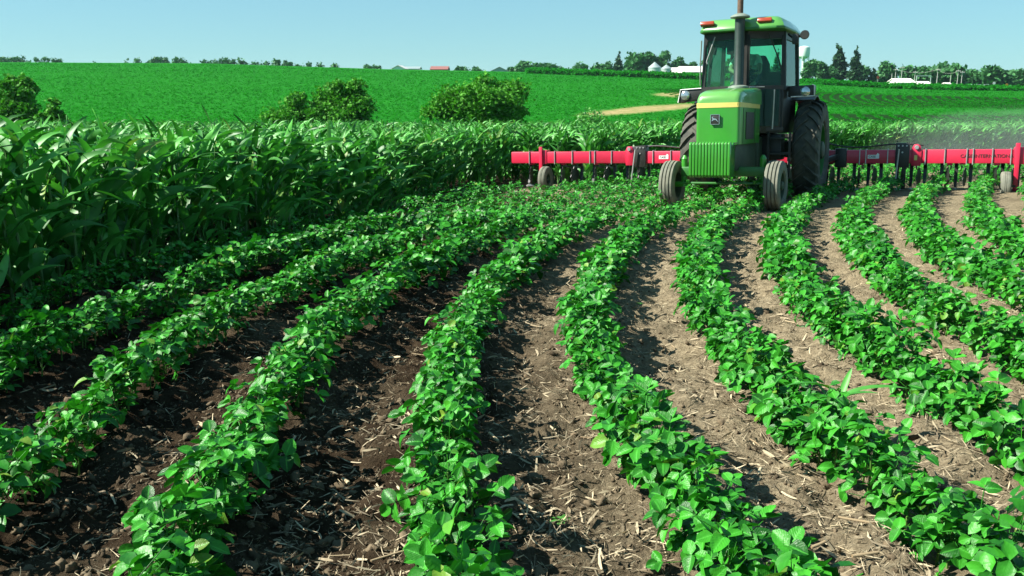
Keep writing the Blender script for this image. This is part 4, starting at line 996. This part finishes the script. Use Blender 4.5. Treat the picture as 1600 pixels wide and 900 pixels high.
# taller corn strips along the crest
def strip(name, pts, depth, hgt, n, lab):
    hp = Heap()
    for i in range(4):
        t = rng.random(n); x = np.interp(t, np.linspace(0, 1, len(pts)), [p[0] for p in pts]); y = np.interp(t, np.linspace(0, 1, len(pts)), [p[1] for p in pts]) + depth * rng.random(n)
        z = terrain(x, y) + hgt * rng.random(n) ** .6
        hp.put(*TUFT[i], rots(rng.random(n) * 6.28, rng.normal(0, .3, n), rng.normal(0, .3, n)), np.stack([x, y, z], 1), .5 + .4 * rng.random(n))
    hp.build(name, M['crop'], lab)
strip('crest_corn_strip', [(4, 236), (22, 226), (46, 214), (62, 205)], 16, 1.1, 2200, 'strip of taller corn along the crest below the farm')
strip('right_corn_strip', [(66, 196), (90, 190), (110, 200), (140, 205)], 16, .7, 1800, 'strip of taller crop along the crest at the right')

# ------------------------------------------------------------------ bushes and trees
card = np.array([(-.5, -.28, 0), (.1, -.42, .08), (.5, 0, 0), (.1, .42, .08), (-.5, .28, 0), (-.2, 0, -.06)]); cardf = np.array([(5, 0, 1, 2), (5, 2, 3, 4)])
def foliage(name, lumps, n, size, mat, parent, seed):
    r = np.random.default_rng(seed); hp = Heap(); w = np.array([l[3] * l[4] * l[5] for l in lumps]) ** .75; w /= w.sum(); idx = r.choice(len(lumps), n, p=w)
    L = np.array(lumps); d = r.normal(size=(n, 3)); d /= np.linalg.norm(d, axis=1)[:, None]; rad = (r.random(n) ** .45)[:, None] * (1 + .16 * r.normal(size=(n, 1)))
    p = L[idx, :3] + d * rad * L[idx, 3:6]
    hp.put(card, cardf, rots(r.random(n) * 6.28, r.normal(0, .7, n), r.normal(0, .7, n)), p, size * (.6 + .8 * r.random(n)))
    return link(name, big_mesh(name, np.concatenate(hp.v), np.concatenate(hp.f), [mat]), parent)
def limbs(h, spread, nl, r0, mat, parent, seed, name='trunk', base=.0):
    r = random.Random(seed); mb = MB(); mb.tube([(0, 0, -.3), (r.uniform(-.1, .1) * spread * .3, 0, h * .35), (r.uniform(-.1, .1) * spread, r.uniform(-.1, .1) * spread, h * .75)], [r0, r0 * .7, r0 * .25], 7)
    for i in range(nl):
        a = i * 2.4 + r.random(); z0 = h * (.2 + .35 * r.random()); mb.tube([(0, 0, z0), (math.cos(a) * spread * .4, math.sin(a) * spread * .4, z0 + h * .18), (math.cos(a) * spread * .75, math.sin(a) * spread * .75, z0 + h * .32)], [r0 * .45, r0 * .3, r0 * .1], 5)
    return mb.build(name, mat, parent)
FH = FPX / math.cos(PITCH)
def bearing(px, Y): return (px - 800) / FH * Y
def top_h(py, x, Y): return (EYE - py) * Y / (FPX / math.cos(PITCH) ** 2) - tz(x, Y)
def bush(px, py, wpx, Y, lab, n, seed, mat='bush', size=.17, squat=1.0):
    x = bearing(px, Y); h = top_h(py - 4, x, Y); w = 1.15 * wpx / FH * Y; n = int(n * 2.0)
    t = thing('bush', lab, 'bush', (x, Y, tz(x, Y))); r = random.Random(seed); lumps = []
    for i in range(30):
        a = r.random() * 6.28; q = r.random() ** .6 * .46 * w; zz = h * (.2 + .8 * r.random()) * (1 - .45 * (q / (.5 * w)) ** 2); s_ = w * (.06 + .13 * r.random() ** 1.5)
        lumps.append((math.cos(a) * q, math.sin(a) * q * .8, min(zz, h - s_ * .85), s_, s_, s_ * .85))
    lumps.append((0, 0, h * .48, w * .36, w * .30, h * .36))
    foliage('foliage', lumps, n, size, M[mat], t, seed); limbs(h * .9, w * .4, 9, .05, M['bark'], t, seed, 'stems')
bush(748, 117, 150, 52, 'large rounded green bush standing alone behind the corn, nearest the tractor', 7000, 1)
bush(535, 125, 100, 54, 'dark dome shaped bush behind the corn left of the largest bush', 4800, 2)
bush(462, 148, 90, 53, 'lower loose bush joined to the left flank of the dark dome shaped bush', 2600, 3)
bush(14, 121, 84, 50, 'leafy bush at the left edge of the photo behind the corn', 5200, 4)
bush(76, 158, 44, 49, 'low scrubby bush right of the leafy bush at the left edge', 1600, 5)
bush(925, 170, 55, 56, 'sparse low shrub in front of the pale dry grass patch', 450, 6, 'weed', .14)
def tree(px, py, wpx, Y, lab, seed, kind='tree', group=None, n=700):
    x = bearing(px, Y); h = max(2.0, top_h(py, x, Y)); w = wpx / FH * Y; r = random.Random(seed)
    t = thing('conifer_tree' if kind == 'conifer' else 'broadleaf_tree', lab, 'tree', (x, Y, tz(x, Y)), None, group); lumps = []
    if kind == 'conifer':
        for i in range(9):
            f_ = i / 8; s_ = w * .5 * (1 - f_ * .92); lumps.append((r.uniform(-.1, .1) * w, 0, h * (.12 + .83 * f_), s_, s_, h * .09))
    else:
        for i in range(9):
            a = r.random() * 6.28; q = r.random() ** .6 * .34 * w; s_ = w * (.17 + .09 * r.random()); zz = h * (.16 + .8 * r.random()) * (1 - .3 * (q / (.4 * w)) ** 2)
            lumps.append((math.cos(a) * q, math.sin(a) * q, min(zz, h - s_ * .9), s_, s_, s_ * .9))
        lumps.append((0, 0, h * .42, w * .38, w * .38, h * .40))
    foliage('crown', lumps, int(n * 1.6), max(.6, w * .135), M[kind], t, seed); limbs(h * .9, w * .35, 5, max(.06, h * .022), M['bark'], t, seed)
LG = 'far trees along the left horizon'
for i, (px, py, w) in enumerate([(8, 89, 20), (24, 87, 18), (38, 87, 16), (51, 88, 14), (64, 89, 12), (76, 88, 14), (91, 90, 14), (150, 92, 12), (200, 91, 10), (222, 90, 18), (242, 89, 18), (258, 89, 18), (275, 89, 16), (292, 90, 16),
                                 (328, 92, 18), (346, 90, 18), (362, 91, 16), (380, 91, 18), (398, 91, 14), (414, 91, 16), (432, 93, 18), (449, 93, 16), (465, 94, 14), (480, 95, 16), (500, 97, 14), (524, 98, 16), (573, 101, 14), (590, 102, 16)]):
    wh = 'at the left end of the left horizon' if px < 100 else ('in the clump on the left horizon' if px < 310 else ('in the longest row on the left horizon' if px < 540 else 'just left of the white gabled shed'))
    if 140 < px < 210: wh = 'standing alone ' + ('first' if px < 170 else 'second') + ' from the left end on the bare left horizon'
    tree(px, py - .6, w * 1.5, 400 + 12 * (i % 4), 'small hazy far tree ' + wh, 20 + i, 'tree', LG + ' ' + wh if not (140 < px < 210) else None, 420)
TL = [(722, 104, 26, 'between the red roofed barn and the grey shed'), (746, 103, 26, 'between the red roofed barn and the grey shed'), (798, 103, 22, 'just right of the grey shed'), (818, 95, 34, 'leading the tree row right of the grey shed'), (846, 97, 34, 'in the middle of the tree row right of the grey shed'),
      (872, 100, 28, 'in the middle of the tree row right of the grey shed'), (904, 98, 34, 'above the gap left of the small white roof'), (934, 99, 30, 'behind the small white roof')]
for i, (px, py, w, d) in enumerate(TL): tree(px, py, w, 350 + 8 * (i % 3), 'rounded green tree ' + d, 60 + i, 'tree', 'rounded trees ' + d if i in (0, 1, 4, 5) else None, 600)
tree(965, 82, 24, 345, 'dark narrow conifer left of the tall farmstead trees', 75, 'conifer', None, 900)
tree(951, 96, 22, 340, 'short bushy tree at the left foot of the dark narrow conifer', 76, n=500)
for i, (px, py, w, d) in enumerate([(988, 82, 38, 'tall tree behind the grain bins, leftmost of the farmstead clump'), (1012, 81, 36, 'tall tree straight behind the larger grain bin'), (1034, 80, 36, 'tall tree straight behind the smaller grain bin'), (1056, 91, 36, 'tree behind the white barn roofs'), (1080, 97, 34, 'tree behind the long white barn beside the tractor cab'),
                                    (1112, 92, 40, 'tree seen through the left of the tractor windshield'), (1140, 90, 40, 'tree seen through the windshield beside the driver')]):
    tree(px, py, w, 380, d, 80 + i, 'tree', None, 900)
tree(1212, 78, 20, 330, 'slim conifer seen through the tractor door glass', 90, 'conifer', None, 700)
tree(1188, 98, 36, 350, 'tree seen through the door glass left of the slim conifer', 91); tree(1232, 96, 34, 350, 'tree between the slim conifer and the cab side glass', 92)
for i, (px, py, w, kd, d) in enumerate([(1264, 92, 28, 'tree', 'leafy tree below the water tower'), (1282, 96, 26, 'tree', 'leafy tree between the water tower and the tall spruces'), (1308, 71, 38, 'conifer', 'tallest broad dark spruce right of the water tower'), (1336, 74, 28, 'conifer', 'second tall narrow spruce right of the water tower'),
                                        (1296, 100, 26, 'tree', 'low leafy tree at the left foot of the tallest spruce'), (1347, 104, 24, 'tree', 'low tree at the right foot of the narrow spruce'), (1364, 106, 18, 'conifer', 'small conifer left of the utility poles'), (1386, 96, 40, 'tree', 'round tree behind the leftmost utility pole'),
                                        (1420, 103, 36, 'tree', 'broad tree behind the small pale house'), (1446, 104, 34, 'tree', 'tree behind the pole gantry'), (1484, 99, 60, 'tree', 'widest round tree among the utility poles'), (1522, 108, 36, 'tree', 'low round tree right of the utility poles'), (1556, 103, 52, 'tree', 'large round tree behind the round road signs'), (1594, 109, 40, 'tree', 'tree cut by the right edge of the photo'), (1460, 108, 36, 'tree', 'low tree between the pole gantry and the widest tree')]):
    tree(px, py, w, 320 + 6 * (i % 3), d, 100 + i, kd, None, 1300 if px < 1345 else 900)

# ------------------------------------------------------------------ farm buildings, bins, tower, poles
def at_(px, Y): x = bearing(px, Y); return x, Y, tz(x, Y)
def zpx(py, Y): return (EYE - py) * Y / (FPX / math.cos(PITCH) ** 2)
def building(name, px0, px1, y_eave, y_ridge, Y, depth, wall, roof, lab, cat, gable_front=False, windows=0, doors=()):
    x0, x1 = bearing(px0, Y), bearing(px1, Y); xc = (x0 + x1) / 2; zb = tz(xc, Y); ze, zr = zpx(y_eave, Y) - zb, zpx(y_ridge, Y) - zb; w = (x1 - x0) / 2
    t = thing(name, lab, cat, (xc, Y, zb))
    if gable_front:
        MB().prism([(-w, -.5), (w, -.5), (w, ze), (0, zr), (-w, ze)], 0, depth, 'y').build('wall', M[wall], t)
        o = .35; MB().add([(-w - o, -o, ze - .25), (0, -o, zr + .12), (0, depth + o, zr + .12), (-w - o, depth + o, ze - .25), (w + o, -o, ze - .25), (w + o, depth + o, ze - .25), (-w - o, -o, ze - .05), (0, -o, zr + .32), (0, depth + o, zr + .32), (-w - o, depth + o, ze - .05), (w + o, -o, ze - .05), (w + o, depth + o, ze - .05)],
            [(6, 7, 8, 9), (7, 10, 11, 8), (0, 3, 2, 1), (1, 2, 5, 4), (0, 1, 7, 6), (1, 4, 10, 7), (4, 5, 11, 10), (0, 6, 9, 3), (3, 9, 8, 2), (2, 8, 11, 5)]).build('roof', M[roof], t)
    else:
        MB().prism([(0, -.5), (depth, -.5), (depth, ze), (depth / 2, zr - .1), (0, ze)], -w, w, 'x').build('wall', M[wall], t)
        o = .3; MB().prism([(-o, ze - .15), (depth / 2, zr), (depth + o, ze - .15), (depth + o, ze + .05), (depth / 2, zr + .2), (-o, ze + .05)], -w - o, w + o, 'x').build('roof', M[roof], t)
    for a, b, c, d in doors: MB().span((-w + 2 * w * a, -.03, c * ze), (-w + 2 * w * b, .05, d * ze)).build('door', M['dark'], t)
    for i in range(windows): q = -w + 2 * w * (i + .5) / windows; MB().span((q - w * .1, -.03, ze * .45), (q + w * .1, .05, ze * .8)).build('window', M['dark'], t)
    return t
building('shed', 613, 632, 107, 103, 340, 14, 'white', 'roof_white', 'white gabled shed on the left horizon with its dark gable end', 'shed', True, 1)
building('shed', 632, 655, 107.5, 104.5, 352, 10, 'white', 'galv', 'low pale shed joined to the right of the white gabled shed', 'shed')
building('barn', 673, 699, 108.5, 104, 345, 12, 'redroof', 'redroof', 'small red roofed barn on the horizon right of the pale sheds', 'barn', False, 2)
building('shed', 767, 794, 111, 105.5, 345, 12, 'grey', 'grey', 'grey shed with a low gable among trees on the horizon', 'shed', True)
building('shed', 925, 940, 113.2, 111.3, 330, 8, 'white', 'roof_white', 'small white roof showing above the crest below the rounded trees', 'shed')
building('barn', 1046, 1070, 113.5, 106, 345, 16, 'white', 'roof_white', 'white barn immediately right of the grain bins', 'barn', False, 0)
building('barn', 1067, 1108, 112.5, 104, 338, 16, 'white', 'roof_white', 'long white barn with a dark open side beside the tractor cab', 'barn', False, 0, [(.25, .98, .0, .95)])
building('house', 1403, 1430, 129, 123.5, 285, 8, 'white', 'roof_white', 'small pale house with a dark gable among the utility poles', 'house', False, 2)
building('trailer', 1438, 1454, 131, 128, 288, 4, 'white', 'roof_white', 'low white trailer under the pole gantry', 'trailer', False, 2)
building('trailer', 1479, 1487, 133, 130, 288, 3, 'white', 'roof_white', 'tiny white trailer left of the tall right hand pole', 'trailer')
building('trailer', 1519, 1550, 135.5, 132.8, 285, 4, 'white', 'galv', 'long low pale trailer in front of the round tree at the right', 'trailer', False, 4)
def grain_bin(px0, px1, y_peak, y_eave, Y, lab):
    x, _, zb = at_((px0 + px1) / 2, Y); r = (px1 - px0) / 2 / FH * Y; ze, zp = zpx(y_eave, Y) - zb, zpx(y_peak, Y) - zb
    t = thing('grain_bin', lab, 'grain bin', (x, Y, zb)); prof = []
    for i in range(25): prof.append((r * (1 + .012 * (i % 2)), -.5 + (ze + .5) * i / 24))
    MB().lathe(prof, axis='z', n=28).build('wall', M['galv'], t); rf = MB().lathe([(r * 1.06, ze - .1), (r * 1.05, ze + .02), (r * .12, zp - .15), (r * .12, zp), (.02, zp + .03)], axis='z', n=28).build('roof', M['galv'], t)
    MB().span((-.45, -r - .06, .2), (.35, -r + .15, 2.1)).build('door', M['grey'], t)
grain_bin(1012.5, 1032, 97, 105.5, 336, 'larger grain bin with a conical roof left of the white barn')
grain_bin(1032.5, 1048.5, 101, 107, 340, 'smaller grain bin standing between the larger bin and the white barn')
x, Y, zb = at_(1253, 520); t = thing('water_tower', 'pale water tower on legs rising behind the right side of the cab', 'water tower', (x, Y, zb)); zt = zpx(72, Y) - zb; z0 = zpx(91, Y) - zb; r = 9 / FH * Y
MB().lathe([(.02, z0 - .6), (r * .6, z0 - .2), (r * .95, z0 + .9), (r, z0 + 1.8), (r, zt - 1.5), (r * .93, zt - .8), (r * .5, zt - .2), (.02, zt)], axis='z', n=24).build('tank', M['tower'], t)
for i in range(6): a = i * math.pi / 3; MB().tube([(math.cos(a) * r * 1.0, math.sin(a) * r * 1.0, -.5), (math.cos(a) * r * .92, math.sin(a) * r * .92, z0 + 1.2)], .22, 7).build('leg', M['tower'], t)
MB().tube([(0, 0, -.5), (0, 0, z0)], .5, 10).build('riser_pipe', M['tower'], t)
def pole(px, py, Y, lab, arm=True, group=None):
    x, _, zb = at_(px, Y); h = zpx(py, Y) - zb; t = thing('utility_pole', lab, 'utility pole', (x, Y, zb), None, group)
    MB().tube([(0, 0, -.3), (0, 0, h)], [.12, .07], 7).build('post', M['wood'], t)
    if arm:
        c = MB().box((0, -.1, h - .5), (1.5, .09, .10)).build('crossarm', M['wood'], t)
        for q in (-.65, -.25, .25, .65): MB().tube([(q, -.1, h - .43), (q, -.1, h - .22)], .05, 6).build('insulator', M['white'], c)
    return Vector((x, Y - .1, zb + h - .3))
tops = [pole(1393, 115, 300, 'leftmost short utility pole in front of the round tree', False), pole(1398.5, 107, 302, 'tall utility pole second from the left'), pole(1408, 104, 304, 'tallest utility pole above the pale house'),
        pole(1429, 111, 300, 'utility pole at the right end of the pale house'), pole(1464, 107, 298, 'tall utility pole right of the pole gantry'), pole(1485, 117, 296, 'short bare pole by the tiny white trailer', False), pole(1496, 109, 295, 'tall pale utility pole left of the far right pole'), pole(1502.5, 111, 300, 'rightmost utility pole of the group')]
for a, b, lab in ((1, 4, 'wire strung left of the pole gantry'), (4, 6, 'wire strung right of the pole gantry')):
    A, B = tops[a], tops[b]; pts = [A.lerp(B, i / 8) - Vector((0, 0, 1.1 * (1 - (i / 4 - 1) ** 2))) for i in range(9)]
    tag(MB().tube(pts, .03, 4).build('overhead_wire', M['wood']), 'thin overhead ' + lab, 'wire')
x, Y, zb = at_(1443, 296); t = thing('pole_gantry', 'pale metal gantry of two posts and a crossbar among the poles', 'gantry', (x, Y, zb)); hw_ = 11 / FH * Y; hh = zpx(118.5, Y) - zb
for q in (-1, 1): MB().tube([(q * hw_, 0, -.3), (q * hw_, 0, hh)], .14, 7).build('post', M['galv'], t)
MB().bar((-hw_, 0, hh), (hw_, 0, hh), .25).build('crossbar', M['galv'], t)
for px, py, mt, lab in ((1554, 130, 'white', 'round pale road sign in front of the large round tree'), (1574, 132.5, 'orange', 'small orange road sign at the right below the large round tree'), (1371.5, 121, 'lamp_red', 'small red and white marker sign left of the utility poles')):
    Y = 280; x, _, zb = at_(px, Y); h = zpx(py, Y) - zb; t = thing('road_sign', lab, 'sign', (x, Y, zb))
    MB().tube([(0, 0.05, -.3), (0, 0.05, h)], .05, 6).build('post', M['galv'], t); MB().lathe([(.002, -.03), (.42, -.03), (.42, .02), (.002, .02)], (0, 0, h), 'y', 16).build('sign_plate', M[mt], t)

# ------------------------------------------------------------------ haze and dust in the air
def volume(name, dens, col, noise=None):
    m, nt, o = nodes_of(name); v = N(nt, 'ShaderNodeVolumePrincipled'); v.inputs['Color'].default_value = col + (1,); v.inputs['Density'].default_value = dens; v.inputs['Anisotropy'].default_value = 0.2
    if noise:
        g = N(nt, 'ShaderNodeNewGeometry'); n = N(nt, 'ShaderNodeTexNoise'); n.inputs['Scale'].default_value = noise; n.inputs['Detail'].default_value = 3
        nt.links.new(g.outputs['Position'], n.inputs['Vector']); r = N(nt, 'ShaderNodeMapRange'); r.inputs[1].default_value = .38; r.inputs[2].default_value = .75; r.inputs[3].default_value = 0; r.inputs[4].default_value = dens
        nt.links.new(n.outputs['Fac'], r.inputs[0]); nt.links.new(r.outputs[0], v.inputs['Density'])
    nt.links.new(v.outputs[0], o.inputs['Volume']); return m
hz = MB().span((-2700, -90, float(gz.min()) - 1), (2700, 5300, 26)).build('haze', volume('haze_air', 0.00009, (0.60, 0.90, 0.97)), None, 0, 0)
dv = MB()
def dome(t):
    return [(9.5, 20), (14, 17.5), (26, 21), (34, 33), (26, 41), (13, 34)]
dv.loft([[(x, y, -2.9) for x, y in dome(0)], [(x, y, -1.9) for x, y in dome(0)], [(20 + (x - 20) * .8, 29 + (y - 29) * .8, -1.2) for x, y in dome(0)], [(20 + (x - 20) * .4, 29 + (y - 29) * .4, -.75) for x, y in dome(0)]])
tag(dv.build('dust_cloud', volume('dust_air', 0.045, (0.86, 0.98, 0.84), 0.35), None, 0, 0), 'pale dust drifting behind the right wing of the cultivator', None, None, 'stuff')
tag(hz, 'thin summer haze over the whole field', None, None, 'stuff')
